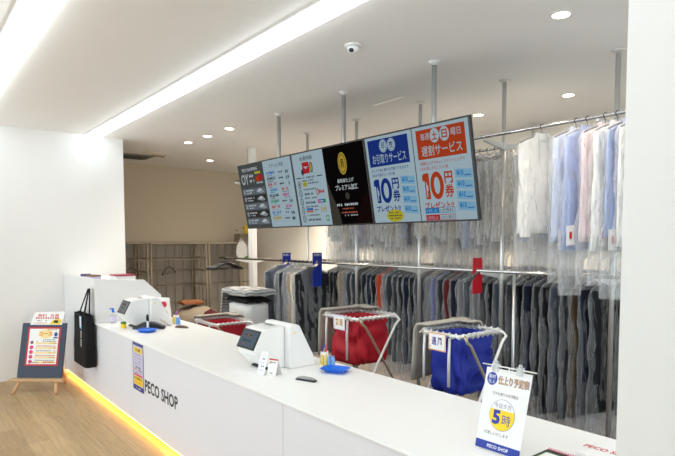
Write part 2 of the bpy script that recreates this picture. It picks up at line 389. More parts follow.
# --- screen one: grey price page + pale page
o, A, hw = screen(0, 'hanging screen at the left end, half grey price list and half pale price list')
A.rect(b_, b_, hw, TVH-b_, e_gr, 1)
A.txt('PECO SHOPPING', .25, TVH-.065, .32, .035, e_wh, 3, .02)
A.txt('OY', .125, TVH-.165, .15, .115, e_wh, 3, .01)
bars(A, .225, TVH-.15, .09, .03, 3, e_wh, 3, 4); bars(A, .225, TVH-.205, .10, .03, 4, e_wh, 3, 5)
A.rect(.345, TVH-.122, .46, TVH-.098, e_yel, 2); A.ell(.44, TVH-.165, .055, .033, e_red, 2); A.ell(.385, TVH-.175, .035, .03, e_or, 2.5)
bars(A, .36, TVH-.225, .13, .018, 6, e_wh, 3, 6)
for i in range(5):
    y = TVH - .335 - i*.082
    A.rect(.035, y, hw-.02, y+.07, e_row if i % 2 == 0 else e_dk, 2)
    A.rect(.05, y+.01, .09, y+.06, e_pg, 3); bars(A, .11, y+.038, .16, .018, 6, e_wh, 3, 10+i); bars(A, .12, y+.012, .11, .014, 5, e_wh, 3, 20+i)
    A.ell(.40, y+.035, .045, .022, e_wh, 3); A.ell(.43, y+.022, .05, .014, e_pg, 3.3); A.ell(.34, y+.03, .018, .014, e_pg, 3)
X = hw
A.rect(X, b_, 2*hw-b_, TVH-b_, e_lb, 1)
A.txt('オプション料金', X+.25, TVH-.07, .26, .04, e_tx, 3, .006)
rows = [(e_mid, None), (e_tx, None), (e_red, None), (e_cy, e_lor), (e_tx, e_pink), (e_gn, None), (e_or, e_pink), (e_mid, None), (e_gold, None)]
for i, (c1, c2) in enumerate(rows):
    y = TVH - .155 - i*.058
    bars(A, X+.05, y, .17, .032, 6, c1, 3, 40+i); bars(A, X+.06, y-.017, .10, .012, 5, c1, 3, 140+i)
    if c2: bars(A, X+.29, y-.004, .13, .034, 5, c2, 3, 60+i); bars(A, X+.30, y-.018, .12, .010, 5, e_tx, 3, 160+i)
    else:
        bars(A, X+.27, y, .09, .02, 3, e_tx, 3, 60+i); bars(A, X+.40, y-.012, .06, .034, 2, e_tx, 3, 70+i)
    if i not in (3, 6): A.rect(X+.04, y-.023, 2*hw-.05, y-.0215, e_pg, 2)
A.build('display_picture', o)
# --- screen two: numbered points page + black page with the gold emblem
o, A, hw = screen(1, 'middle hanging screen with a numbered points page beside a black page with gold oval emblem')
A.rect(b_, b_, hw-.03, TVH-b_, e_lb, 1)
A.txt('会員特典', .235, TVH-.065, .20, .042, e_tx, 3, .006)
A.rect(.16, TVH-.205, .27, TVH-.10, e_red, 2); A.poly([(.18, TVH-.14), (.215, TVH-.165), (.25, TVH-.14)], e_lb, 3); A.ell(.30, TVH-.155, .024, .05, e_tx, 2.5); A.ell(.30, TVH-.155, .015, .04, e_gold, 3)
A.ell(.155, TVH-.19, .02, .03, e_tx, 2.5)
A.rect(.04, TVH-.245, .12, TVH-.236, e_tx, 2); A.rect(.37, TVH-.245, .45, TVH-.236, e_tx, 2); bars(A, .14, TVH-.25, .2, .018, 9, e_tx, 3, 3)
cols = [(e_yel, None), (e_red, None), (e_cy, e_pink), (e_mid, e_gold), (e_gn, None)]
for i, (c1, c2) in enumerate(cols):
    y = TVH - .325 - i*.082
    A.ell(.075, y+.022, .026, .036, e_tx, 2); A.ell(.075, y+.022, .019, .028, e_lb, 2.5); A.txt(str(i+1), .075, y+.022, .014, .03, e_tx, 3, .03)
    bars(A, .13, y+.048, .20, .014, 10, e_tx, 3, 80+i)
    if i == 0: A.rect(.13, y, .20, y+.045, e_yel, 2); A.txt('OK', .165, y+.022, .045, .025, e_gn, 3, .03); bars(A, .22, y+.02, .16, .016, 8, e_tx, 3, 85)
    elif i == 1: bars(A, .14, y, .14, .022, 7, e_tx, 3, 86); A.ell(.345, y+.022, .022, .03, e_red, 2); A.ell(.345, y+.022, .013, .02, e_lb, 2.5); bars(A, .37, y+.005, .08, .035, 3, e_red, 3, 87)
    elif i == 2: bars(A, .14, y, .15, .022, 7, e_tx, 3, 88); A.rect(.33, y, .37, y+.035, e_pink, 2); A.rect(.37, y, .41, y+.035, e_cy, 2); A.rect(.41, y, .445, y+.035, e_gn, 2); bars(A, .335, y+.01, .10, .015, 5, e_wh, 3, 89)
    elif i == 3: A.rect(.13, y+.02, .235, y+.042, e_mid, 2); A.rect(.13, y, .235, y+.018, e_lor, 2); bars(A, .26, y+.014, .06, .014, 3, e_tx, 3, 90); bars(A, .33, y, .13, .045, 4, e_gold, 3, 91)
    else: bars(A, .14, y, .20, .022, 9, e_tx, 3, 92); A.rect(.42, y-.004, .46, y+.045, e_gn, 2); A.ell(.44, y+.022, .012, .016, e_wh, 3)
A.rect(hw-.03, b_, 2*hw-b_, TVH-b_, e_blk, 1)
A.poly([(hw-.03, TVH*.62), (hw+.02, TVH*.40), (hw+.09, TVH*.2), (hw+.11, b_), (hw-.03, b_)], e_g2, 2)
A.poly([(hw+.30, b_), (hw+.34, .10), (hw+.42, .22), (2*hw-b_, .30), (2*hw-b_, b_)], e_maroon, 2)
cx = hw + .225
A.ell(cx, TVH-.17, .058, .095, e_gold, 3); A.ell(cx, TVH-.17, .046, .080, e_gold2, 3.4); A.ell(cx, TVH-.17, .040, .073, e_gold, 3.8); A.txt('極', cx, TVH-.17, .045, .085, e_gold2, 4.4, .03)
A.txt('最高級仕上げ', cx+.01, TVH-.315, .22, .035, e_wh, 3, .01); A.txt('プレミアム加工', cx+.01, TVH-.375, .30, .05, e_wh, 3, .02)
A.ell(cx+.01, TVH-.45, .028, .03, e_g2, 3)
bars(A, cx-.15, TVH-.535, .32, .022, 12, e_wh, 3, 95); bars(A, cx-.08, TVH-.565, .16, .012, 8, e_lor, 3, 96); bars(A, cx-.10, TVH-.60, .22, .014, 9, e_lor, 3, 97); bars(A, cx-.06, TVH-.625, .18, .012, 9, e_wh, 3, 98)
A.build('display_picture', o)
# --- screen three: blue and orange ten-yen offers
o, A, hw = screen(2, 'hanging screen at the right end with blue and orange ten yen coupon offers')
def offer(x, c, head, l1, l2, orange):
    w = hw
    A.rect(x + (b_ if not orange else .004), b_, x + w - (b_ if orange else .004), TVH-b_, e_lb, 1)
    A.rect(x+.04, TVH-.245, x+w-.045, TVH-.035, c, 2)
    if orange:
        A.txt('毎週', x+.125, TVH-.085, .085, .05, e_lb, 3, .005); A.txt('曜日', x+.405, TVH-.085, .085, .05, e_lb, 3, .005)
        for q, ch in ((.215, '土'), (.305, '日')):
            A.ell(x+q, TVH-.088, .043, .05, e_lb, 3); A.txt(ch, x+q, TVH-.088, .05, .06, c, 4, .03)
    else:
        for q, ch in ((.215, '早'), (.305, '夜')):
            A.ell(x+q, TVH-.092, .043, .05, e_lb, 3); A.ell(x+q, TVH-.092, .036, .043, c, 3.5); A.ell(x+q, TVH-.092, .033, .040, e_lb, 4); A.txt(ch, x+q, TVH-.092, .045, .055, c, 4.6, .008)
    A.txt(head, x+w/2, TVH-.188, .37, .075, e_lb, 3, .008)
    A.txt(l1, x+.255, TVH-.275, .41, .026, c, 3, .01); A.txt(l2, x+.18, TVH-.312, .26, .026, c, 3, .01)
    # coupons down the right side
    for i in range(5 if orange else 6):
        y = TVH-.40-i*.075
        if y < b_: break
        A.poly([(x+.36, y), (x+w-.02, y-.012), (x+w-.02, y+.05), (x+.36, y+.062)], e_pale, 1.5)
        A.txt('¥10', x+.405, y+.032, .06, .04, e_cy, 3, .03); A.rect(x+.44, y+.008, x+w-.03, y+.016, e_mid, 2.5)
    # big 10 yen coupon
    A.poly([(x+.055, TVH-.36), (x+.075, TVH-.345), (x+.12, TVH-.345), (x+.12, TVH-.535), (x+.075, TVH-.535), (x+.075, TVH-.40), (x+.055, TVH-.40)], c, 3)
    bars(A, x+.086, TVH-.52, .022, .11, 1, e_lb, 4, 33)
    A.ell(x+.19, TVH-.44, .062, .10, c, 3); A.ell(x+.19, TVH-.44, .028, .062, e_lb, 4)
    A.txt('円', x+.30, TVH-.39, .075, .085, c, 3, .03); A.txt('券', x+.30, TVH-.485, .08, .095, c, 3, .025)
    A.txt('プレゼント!!', x+.19, TVH-.582, .27, .05, c, 3, .03)
    if orange:
        for yy, cc, s1, s2 in ((.062, e_cy, '1仕上', '1点無料'), (.010, e_red, '1日仕上', '1点土曜日')):
            y = yy + .005
            A.rect(x+.05, y, x+.33, y+.042, cc, 2); A.rect(x+.185, y+.004, x+.326, y+.038, e_lb, 3)
            A.txt(s1, x+.117, y+.021, .105, .026, e_lb, 4, .0); A.txt(s2, x+.255, y+.021, .12, .026, e_tx, 4, .0)
    else:
        A.ell(x+.255, .065, .095, .05, e_yel, 3); bars(A, x+.19, .083, .13, .012, 7, e_tx, 4, 34); bars(A, x+.18, .06, .15, .012, 8, e_tx, 4, 35); bars(A, x+.2, .038, .12, .012, 7, e_tx, 4, 36)
offer(0, e_blue, 'お引取りサービス', 'もっと便利に朝夕お引取りできるので', '1点お引取りにつき1枚', False)
offer(hw, e_or, '遅割サービス', '1週間仕上げでゆっくりクリーニングで', '1点お渡しするごとに1枚', True)
A.build('display_picture', o)
# poles that carry the screens
for i, lab in enumerate(('grey striped half screen at the left end', 'middle screen', 'blue and orange screen')):
    x = (-4.938, -3.865, -2.80)[i]
    t = thing('ceiling_pole', 'grey metal pole dropping from the ceiling behind the ' + lab.replace('grey striped half screen at the left end', 'grey price list screen'), 'pole', (x, 3.175, CEIL), 'poles holding the screens')
    MB().tube([(0, 0, -.004), (0, 0, -1.02)], .019, M_pole, 16).build('tube', t)
    MB().lathe([(.045, -.0005), (.045, -.008), (.022, -.014), (.0195, -.03)], (0, 0, 0), M_alu, 24).build('ceiling_flange', t)

# ================================================================== GARMENT RACK
RF, RP, RR = 3.72, 4.0, 4.28          # front rail, posts, rear rail
ZL, ZU = 1.405, 2.485
rk = thing('garment_rack', 'floor to ceiling steel rack with two levels of clothes rails behind the counter', 'clothes rack', (-4, RP, 0))
K = lambda x, y, z: (x + 4, y - RP, z)
PX = [-1.83, -2.757, -3.70, -4.645, -5.577]
for x in PX:
    MB().tube([K(x, RP, .003), K(x, RP, CEIL - .003)], .0175, M_post, 16).lathe([(.05, CEIL-.0008), (.05, CEIL-.008), (.02, CEIL-.02)], K(x, RP, 0), M_post, 22).lathe([(.05, .001), (.05, .01), (.02, .02)], K(x, RP, 0), M_post, 22).build('post', rk)
pb = MB().box(K(-6.985, RP-.035, .003), K(-6.875, RP+.035, CEIL-.003), M_alu).build('column_post', rk, bevel=.008)
MB().tube([K(-7.04, RP, .003), K(-7.04, RP, CEIL-.003)], .014, M_post, 12).build('post', rk)
for zz, ends in ((ZL, (-7.45, -1.0)), (ZU, (-6.9, -1.0))):
    for yy in (RF, RR):
        x0 = ends[0] if yy == RF else ends[0] + 1.6
        MB().tube([K(x0, yy, zz), K(ends[1], yy, zz)], .0135, M_steel, 14).build('rail', rk)
    for x in PX + [-6.93]:
        br = MB()
        br.lathe([(.027, zz-.085), (.029, zz-.08), (.029, zz-.015), (.027, zz-.01)], K(x, RP, 0), M_alu, 18)
        for s_, yy in ((-1, RF), (1, RR)):
            y0 = RP + s_*.02
            a0, a1 = y0 - RP, yy - RP
            br.add([(x+4+dx, yv, zv) for dx in (-.009, .009) for yv, zv in ((a0, zz-.075), (a1, zz-.028), (a1, zz-.012), (a0, zz-.022))],
                   [(0,1,2,3), (7,6,5,4), (0,4,5,1), (1,5,6,2), (2,6,7,3), (3,7,4,0)], M_alu)
        br.build('bracket', rk)
MB().tube([K(-2.45, RF, .003), K(-2.45, RF, ZL-.012)], .012, M_post, 12).build('post', rk)
# slim posts further back
for x, y, lab in ((-3.543, 5.70, 'slim steel post against the back wall above the white shirts'), (-6.55, 5.68, 'slim steel post against the cream back wall left of the plastic covered clothes')):
    t = thing('wall_post', lab, 'post', (x, y, 0), 'slim posts on the back wall')
    MB().tube([(0, 0, .003), (0, 0, CEIL-.003)], .017, M_post, 14).build('tube', t)
    MB().lathe([(.05, CEIL-.0008), (.05, CEIL-.008), (.02, CEIL-.02)], (0, 0, 0), M_post, 22).build('ceiling_flange', t)

# ================================================================== GARMENTS
NZ = noise.noise
def rid(v): return 1 - 2*abs(NZ(v))
def ring(hw, ht, z, n, p, jx, jy, seed, cy=0, hi=1.0):
    out = []
    for k in range(n):
        a = 2*math.pi*k/n; c, s = math.cos(a), math.sin(a)
        x = ht*math.copysign(abs(c)**p, c); y = hw*math.copysign(abs(s)**.9, s)
        q = NZ(Vector((c*1.2 + seed, s*4.0 + seed, z*(.7 + (seed*.37) % 1.1)))); q2 = rid(Vector((c*2 + seed*2, s*7 + z*(2.5 - (seed*.61) % 5), z*(1.1 + (seed*.23) % 1.4)))); q3 = rid(Vector((c*3 + seed*3, s*15, z*9)))
        x += (q*.40 + q2*.45 + q3*.40*hi)*jx; y += (NZ(Vector((seed - 3, c*2 + 5, z*4))) + .4*NZ(Vector((seed, c*5, z*14)))*hi)*jy
        out.append((x, cy + y, z))
    return out
def garment_mesh(kind, seed, Lg):
    r = random.Random(seed); mb = MB(); m = MATS_G
    if kind == 'shirt': hs, hb, ht, sl = .195, .200, .021, .60
    else: hs, hb, ht, sl = .205, .205, .024, .64
    rows = []
    prof = [(-.062, .045, .5), (-.072, .062, .7), (-.085, .075, .8), (-.105, .13, .9), (-.125, hs*.88, .95), (-.15, hs, 1), (-.20, hs*1.01, 1)] + [(-.25 - .06*i, hb*(.97 + .004*i), 1) for i in range(20)]
    for z, w, k in prof:
        if z < -Lg + .03: break
        rows.append(ring(w, ht*k, z, 44, .6, .013*min(1, (-z)/.25), .008, seed))
    rows.append(ring(hb*1.02, ht, -Lg, 44, .6, .012, .01, seed)); rows.append(ring(hb*.98, ht*.8, -Lg - .004, 44, .6, .012, .01, seed))
    mb.grid(rows, m, wrap=True)
    for sgn in (-1, 1):       # sleeves hang from the shoulder tips, over the front
        rows = []
        for i in range(12):
            t_ = i/11; z = -.135 - t_*sl; w = .048 + .018*math.sin(math.pi*min(1, t_*1.6)) - .012*t_; yy = sgn*(hs*.80 - .02*math.sin(t_*2.4) + .012*NZ(Vector((seed, t_*3, sgn))))
            rr = ring(w, ht*.55, z, 16, .8, .007, .008, seed + sgn*3 + 9, yy); rows.append([(x + ht*.55 + .004*t_, y, zz) for x, y, zz in rr])
        e = rows[-1]; rows.append([(x, y, z - .012) for x, y, z in e]); cx_ = sum(p[1] for p in e)/16; rows.append([(x, cx_ + (y - cx_)*1.18, z - .016) for x, y, z in e]); rows.append([(x, cx_ + (y - cx_)*1.18, z - .075) for x, y, z in e])
        mb.grid(rows, m, wrap=True)
    col = []
    for i in range(13):
        a = math.pi*2*i/12; col.append([(.026*math.cos(a)*.8, .058*math.sin(a), -.058 + .01*math.sin(a)**2), (.030*math.cos(a)*.9 + .004, .07*math.sin(a), -.088 - .02*(math.cos(a) > .3))])
    mb.grid([list(x) for x in zip(*col)], m)
    mb.grid([[(ht*1.05 + .003*NZ(Vector((seed, z*9, 1))), yv, z) for yv in (-.015, .015)] for z in [-.10 - i*.06 for i in range(10)]], m)
    return mb.mesh('fabric')
def cover_mesh(kind, seed, Lc, tuck=False):
    mb = MB(); ht = .0265; hb = .222
    prof = [(-.030, .012, .25), (-.045, .05, .55), (-.065, .085, .8), (-.09, .14, .95), (-.115, .195, 1), (-.15, .216, 1)] + [(-.15 - (Lc - .15)*i/26, hb + .008*math.sin(i*.8 + seed), 1) for i in range(1, 27)]
    rows = []
    for z, w, k in prof:
        cy = 0
        if tuck:      # the loose foot of the bag falls in front of the lower rail
            f = max(0, min(1, (-z - .86)/.13)); f = f*f*(3 - 2*f); w = w*(1 - f) + .085*f; cy = -.128*f
        rows.append(ring(w, ht*k, z, 56, .5, (.0115)*min(1, -z/.2), .018*min(1, -z/.3)*(.5 if tuck and z < -.9 else 1), seed + 77, cy, 1.3))
    mb.grid(rows, M_film, wrap=True); return mb.mesh('plastic_cover')
def hanger_mesh():
    mb = MB()
    hook = [(0, -.0195*math.sin(a), -.0033 + .0195*math.cos(a)) for a in [-1.9 + i*.21 for i in range(18)]]
    hook += [(0, -.004, -.028), (0, 0, -.055)]
    mb.tube(hook, .0026, M_hang, 6)
    mb.tube([(0, -.18, -.125), (0, -.10, -.09), (0, 0, -.062), (0, .10, -.09), (0, .18, -.125)], .006, M_hang, 8)
    return mb.mesh('hanger')
MATS_G = mat('shirt_white', (.80, .80, .79), .8, var=.03, scale=14, bump=.1, bscale=60)
GM = {'shirt': [garment_mesh('shirt', 3.7*i, .78 + .03*i) for i in range(5)], 'coat': [garment_mesh('coat', 40 + 3.7*i, .80 + .06*((i*3) % 5)) for i in range(5)], 'long': [garment_mesh('coat', 90 + 3.7*i, 1.04 + .035*((i*2) % 5)) for i in range(5)]}
CM = {'shirt': [cover_mesh('shirt', 5.3*i, .99 + .013*i) for i in range(5)], 'coat': [cover_mesh('coat', 60 + 5.3*i, 1.06 + .04*((i*3) % 5)) for i in range(5)], 'long': [cover_mesh('coat', 120 + 5.3*i, 1.22 + .03*((i*2) % 5)) for i in range(5)],
      'rear': [cover_mesh('shirt', 200 + 5.3*i, 1.105 + .004*i, True) for i in range(5)], 'tuck': [cover_mesh('shirt', 160 + 5.3*i, 1.13 + .04*((i*2) % 4), True) for i in range(5)]}
HM = hanger_mesh()
FAB = {}
def fabric(name, *rgb):
    FAB[name] = mat('cloth_' + name.replace(' ', '_'), srgb(*rgb), .85, var=.12, scale=18, bump=.3, bscale=60)
for n_, c_ in {'white': (243, 242, 239), 'pale blue': (204, 214, 238), 'blue striped': (166, 182, 224), 'pale pink': (232, 212, 216), 'navy': (30, 34, 54), 'cream': (226, 216, 198),
               'black': (20, 22, 26), 'charcoal': (40, 43, 48), 'dark grey': (60, 64, 70), 'slate grey': (80, 88, 100), 'dark blue': (28, 36, 60), 'light grey': (150, 152, 156), 'beige': (176, 156, 130),
               'orange': (224, 84, 40), 'burgundy': (112, 34, 40), 'lavender': (132, 138, 178), 'brown': (96, 74, 54)}.items(): fabric(n_, *c_)
_gi = [0]
def garment(kind, x, y, z, color, label, group, cover, rz, tagged=False, meshi=None):
    i = _gi[0]; _gi[0] += 1
    t = thing('bagged_shirt' if kind == 'shirt' else 'bagged_coat', label, 'shirt' if kind == 'shirt' else 'coat', (x, y, z), group, rz)
    k = (i*2 + i//5) % 5 if meshi is None else meshi
    for nm, me, m in (('fabric', GM[kind][k], FAB[color]), ('plastic_cover', CM[cover][(i*3 + i//5) % 5], (M_filmr if cover == 'rear' else M_filmw) if kind == 'shirt' else M_film), ('hanger', HM, None)):
        ob = bpy.data.objects.new(nm, me); COL.objects.link(ob); ob.parent = t
        if m: ob.material_slots[0].link = 'OBJECT'; ob.material_slots[0].material = m
    if tagged:
        mb = MB(); ty = -.165 + .012*(i % 3); tz = -.80 - .03*(i % 2); tx = .042
        mb.add([(tx, ty-.035, tz-.07), (tx+.004, ty+.035, tz-.065), (tx, ty+.032, tz+.07), (tx-.004, ty-.032, tz+.065)], [(0,1,2,3)], M_paper)
        mb.add([(tx+.002, ty-.009, tz-.025), (tx+.004, ty+.009, tz-.023), (tx+.002, ty+.009, tz+.025), (tx, ty-.009, tz+.023)], [(0,1,2,3)], P_red)
        mb.build('paper_tag', t, recalc=False, solid=.0006)
    return t
ORD = ['first', 'second', 'third', 'fourth', 'fifth', 'sixth', 'seventh', 'eighth', 'ninth', 'tenth', 'eleventh', 'twelfth', 'thirteenth', 'fourteenth', 'fifteenth', 'sixteenth', 'seventeenth', 'eighteenth', 'nineteenth', 'twentieth']
def row(kind, y, z, xs, cols, where, group, anchors, cover=None, rz=0.0, tagged=()):
    """hang a row; each label counts from the nearest odd-one-out"""
    for i, (x, c) in enumerate(zip(xs, cols)):
        noun = 'shirt' if kind == 'shirt' else 'garment'
        if i in anchors: lab = anchors[i][0]
        else:
            k = min(anchors, key=lambda q: abs(q - i)); d = i - k
            lab = f"{c} {noun} in plastic{where}, {ORD[abs(d)-1]} {'right' if d > 0 else 'left'} of {anchors[k][1]}"
        kk = 'long' if (kind == 'coat' and x > -3.1) else kind
        garment(kk, x, y, z, c, lab, group, cover or kk, rz + random.Random(i*7 + int(z*100)).uniform(-.035, .035)*(cover != 'tuck'), i in tagged)
def places(x0, x1, step, gap=.056, extra=()):
    out = []; x = x0
    while x <= x1:
        for px in sorted(PX + list(extra)):
            if -.056 < x - px < gap: x = px + gap
        out.append(x); x += step
    return out
def near(xs, x): return min(range(len(xs)), key=lambda i: abs(xs[i] - x))
# lower rear rail: the long row of coats
xs = places(-5.26, -1.62, .0815); N = len(xs)
base = ['charcoal', 'dark grey', 'black', 'slate grey', 'charcoal', 'dark blue', 'dark grey', 'black', 'light grey', 'charcoal', 'black', 'slate grey']
cols = [base[(i*5 + i//7) % 12] for i in range(N)]
i0 = near(xs, -3.0)
for i in range(i0, N): cols[i] = ['black', 'dark blue', 'charcoal', 'black', 'slate grey', 'dark grey'][i % 6]
iO, iB, iG, iW = near(xs, -4.318), near(xs, -3.36), near(xs, -5.0), near(xs, -2.15)
cols[iO] = 'orange'; cols[iB] = 'burgundy'; cols[iB - 2] = 'lavender'; cols[iG] = 'beige'; cols[iB + 2] = 'light grey'; cols[iW] = 'brown'
row('coat', RR, ZL, xs, cols, ' on the lower rail', 'plastic covered coats on the lower rail', {
    iO: ('bright orange garment among dark coats on the lower rail', 'the orange one'), iB: ('burgundy garment among grey coats on the lower rail', 'the burgundy one'),
    iG: ('beige garment in plastic near the left end of the long lower row', 'the beige one'), iW: ('brown coat in plastic among the black ones on the lower rail', 'the brown one')}, rz=-.26)
# lower front rail: the short group between the blue dividers
xs = places(-5.76, -5.06, .0805, .056, (-5.635,))
N = len(xs); cols = (['dark grey', 'charcoal', 'beige', 'slate grey', 'light grey', 'charcoal', 'light grey', 'beige', 'cream'][-(N-1):]) + ['black']
row('coat', RF, ZL, xs, cols, ' by the blue dividers', 'coats between the blue dividers', {N - 1: ('black coat facing the counter just under the right blue divider', 'the black coat')}, rz=-.2)
# upper rear rail: shirts whose lower halves show under the screens
xs = places(-5.24, -2.1, .0815, .095); N = len(xs)
cols = [['white', 'white', 'pale blue', 'white', 'cream', 'white', 'white', 'white'][(i*3) % 8] for i in range(N)]
iN, iS, iP = near(xs, -3.883), near(xs, -2.62), near(xs, -4.6)
cols[iN] = 'navy'; cols[iS] = 'blue striped'; cols[iP] = 'pale pink'
row('shirt', RR, ZU, xs, cols, ' on rear upper rail', 'plastic covered shirts on the rear upper rail', {
    iN: ('navy garment among pale shirts below the screens on the rear upper rail', 'the navy one'), iS: ('blue striped shirt on the rear upper rail just left of the foremost white shirt', 'the striped one'),
    iP: ('pale pink shirt on the rear upper rail left of centre', 'the pale pink one')}, cover='rear', rz=-.24)
# upper front rail: the near shirts with paper tags
garment('shirt', -2.235, RF, ZU, 'white', 'foremost white shirt hanging by itself on the front upper rail', 'plastic covered shirts on the front upper rail', 'shirt', -.42, meshi=0)
xs = places(-1.975, -1.3, .08)
cols = ['pale blue', 'blue striped', 'pale pink', 'white', 'blue striped', 'white', 'white', 'white', 'white']
row('shirt', RF, ZU, xs, cols, ' on front upper rail', 'plastic covered shirts on the front upper rail', {0: ('pale blue shirt with a paper tag next to the lone white shirt', 'the tagged blue one')}, cover='tuck', rz=-.34, tagged=(0, 1, 3, 4))

# dividers on the rails -------------------------------------------------
def divider(x, y, z0, z1, m, label, w=.11, txt=None):
    t = thing('rail_divider', label, 'rail divider', (x, y, ZL), 'rail dividers')
    h0, h1 = z0 - ZL, z1 - ZL; w /= 2
    pts = [(-w, h1), (-w, -.035), (-.0165, -.008), (-.0165, .0145), (.0165, .0145), (.0165, -.022), (-w, -.085), (-w, h0), (w, h0), (w, h1)]
    MB().prism(pts, 0, -.002, .002, m).build('plate', t)
    if txt:
        A = Art((.0023, -w, h1 - .045), (0, 1, 0), (0, 0, 1), (1, 0, 0)); A.txt(txt, w, .02, w*1.6, .026, P_white, 1, .01); A.build('lettering', t)
divider(-2.795, RF, 1.215, 1.51, M_redplate, 'red acrylic divider hooked on the lower rail', .125)
divider(-5.635, RF, 1.27, 1.505, M_blueplate, 'left one of two blue dividers on the lower rail', .12, 'お渡し')
divider(-5.005, RF, 1.13, 1.515, M_blueplate, 'right one of two blue dividers, above the black coat', .13, 'お預り')

# ================================================================== LAUNDRY CARTS
def cart(x, y, zr, hx, hy, cloth, label, dep=.36, legspan=.5):
    t = thing('laundry_cart', label, 'laundry cart', (x, y, 0), 'folding laundry carts')
    r = .012
    cr = .05; loop = []
    for cx, cy, a0 in ((hx-cr, hy-cr, 0), (-hx+cr, hy-cr, 90), (-hx+cr, -hy+cr, 180), (hx-cr, -hy+cr, 270)):
        for k in range(5): a = math.radians(a0 + k*22.5); loop.append((cx + cr*math.cos(a), cy + cr*math.sin(a), zr))
    MB().tube(loop, r, M_post, 10, closed=True).build('rim', t)
    for sx in (-1, 1):
        X = sx*(hx + .008)
        for s_, mm in ((1, M_tan), (-1, M_alu)):
            xx = X + sx*(.012 if s_ == 1 else .033)
            pts = [(sx*hx, -s_*(hy - .045), zr), (sx*hx*.5 + xx*.5, -s_*(hy - .022), zr - .006), (xx, -s_*(hy - .018), zr - .028), (xx, -s_*(hy - .06), zr - .06)] if s_ == -1 else [(sx*hx, -s_*(hy - .02), zr), (xx, -s_*(hy - .012), zr - .012), (xx, -s_*(hy - .025), zr - .035), (xx, -s_*(hy - .06), zr - .06)]
            y0 = -s_*(hy - .06); y1 = s_*legspan
            pts += [(xx, y0 + (y1 - y0)*k/6, (zr - .06) + (.012 - zr + .06)*k/6) for k in range(1, 7)]
            MB().tube(pts, .010, mm, 10).build('leg', t)
    # fabric bag
    rows = []; n = 64
    for j in range(13):
        f = j/12; z = zr - .014 - dep*f; k = 1 - .05*math.sin(f*3.1) - (0.02 if f < .95 else .10)
        rg = []
        for i in range(n):
            a = 2*math.pi*i/n; c, s = math.cos(a), math.sin(a)
            bx = (hx-.018)*math.copysign(abs(c)**.45, c)*k; by = (hy-.018)*math.copysign(abs(s)**.45, s)*k
            q = NZ(Vector((c*2.2 + x*7, s*2.2 + y, f*4))); q2 = NZ(Vector((c*6 + x*3, s*6, f*9 + a)))
            amp = .055*min(1, f*2.5)
            w_ = min(.010, (q*1.3 + q2*.7 - .55*abs(NZ(Vector((c*4 + s*3 + f*5, f*6 - s*4 + x, y)))))*amp)
            rg.append((bx + c*w_, by + s*w_, z - (.05*f*f*(1 - abs(c)*.3)) + q*.01*f))
        rows.append(rg)
    bot = [[(px*s_, py*s_, rows[-1][0][2] - .02*(1 - s_) - .012) for px, py, pz in rows[-1]] for s_ in (.8, .4, .02)]
    MB().grid(rows + bot, cloth, wrap=True).build('fabric_bag', t, solid=.004)
    # rope lacing spiralled round the rim
    lac = MB(); per = []
    LL = len(loop); seg = [(Vector(loop[i]), Vector(loop[(i+1) % LL])) for i in range(LL)]; tot = sum((b-a).length for a, b in seg)
    turns = int(tot/.05); d = 0
    for a_, b_ in seg:
        ln = (b_-a_).length; ns = max(2, int(ln/.004)); tg = (b_-a_).normalized(); nr = Vector((-tg.y, tg.x, 0))
        for k in range(ns):
            p = a_.lerp(b_, k/ns); ph = 2*math.pi*turns*(d + ln*k/ns)/tot
            per.append(tuple(p + nr*(math.cos(ph)*.0165) + Vector((0, 0, math.sin(ph)*.0165))))
        d += ln
    lac.tube(per, .0045, M_rope, 5, closed=True).build('rope_lacing', t)
    # upright stays on the near side
    for sx in (-.80, .42):
        p = [(sx*hx, -hy + .0, zr - .02), (sx*hx, -hy - .006, zr - .12), (sx*hx, -hy - .006, zr - .33)]
        MB().tube(p, .0095, M_alu, 8).build('side_stay', t)
    return t
def backdrape(x, y, zr, hx, hy, label):
    rows = []
    for i in range(17):
        f = i/16; xx = -hx - .075 + f*(hx*.85 + .075); rg = []
        prof = [(.075, -.30), (.068, -.12), (.06, .0), (.035, .034), (-.005, .040), (-.03, .038), (-.048, .034)]
        for dy, dz in prof: rg.append((xx, hy + dy, zr + dz + .008*NZ(Vector((f*6, dy*9, 1)))))
        rows.append(rg)
    # left fall joined to it: from the corner down the left side
    mb = MB().grid(rows, M_terry)
    rows = []
    prof = [(-.105, -.36), (-.100, -.22), (-.094, -.10), (-.088, .0), (-.062, .036), (-.01, .042), (.03, .036)]
    for i in range(15):
        f = i/14; yy = -hy*.9 + f*(hy*1.9 + .06)
        rows.append([(-hx + dx + .008*NZ(Vector((f*5, dx*20, x))), yy, zr + dz + (.02*f if dz < -.3 else 0)) for dx, dz in prof])
    mb.grid(rows, M_terry)
    o = mb.build('terry_cloth', None, loc=(x, y, 0), solid=.012)
    return tag(o, label, 'cloth', 'beige cloths on the carts')
CARTS = [(-3.345, 2.92, 1.05, .215, .21, M_redcl, 'red'), (-2.315, 2.92, 1.05, .172, .21, M_bluecl, 'blue'), (-5.36, 2.72, .79, .25, .215, M_redcl, 'red')]
cart(*CARTS[0][:6], 'tall red fabric laundry cart on crossed legs in front of the dark coats', .31)
cart(*CARTS[1][:6], 'blue fabric laundry cart on crossed legs', .33)
cart(*CARTS[2][:6], 'low red fabric laundry cart next to the white hamper, behind the counter', .34, legspan=.24)
backdrape(*CARTS[0][:5], 'beige cloth hung over the taller red laundry cart')
backdrape(*CARTS[1][:5], 'beige cloth hung over the blue laundry cart')
backdrape(*CARTS[2][:5], 'beige cloth hung over the low red laundry cart')
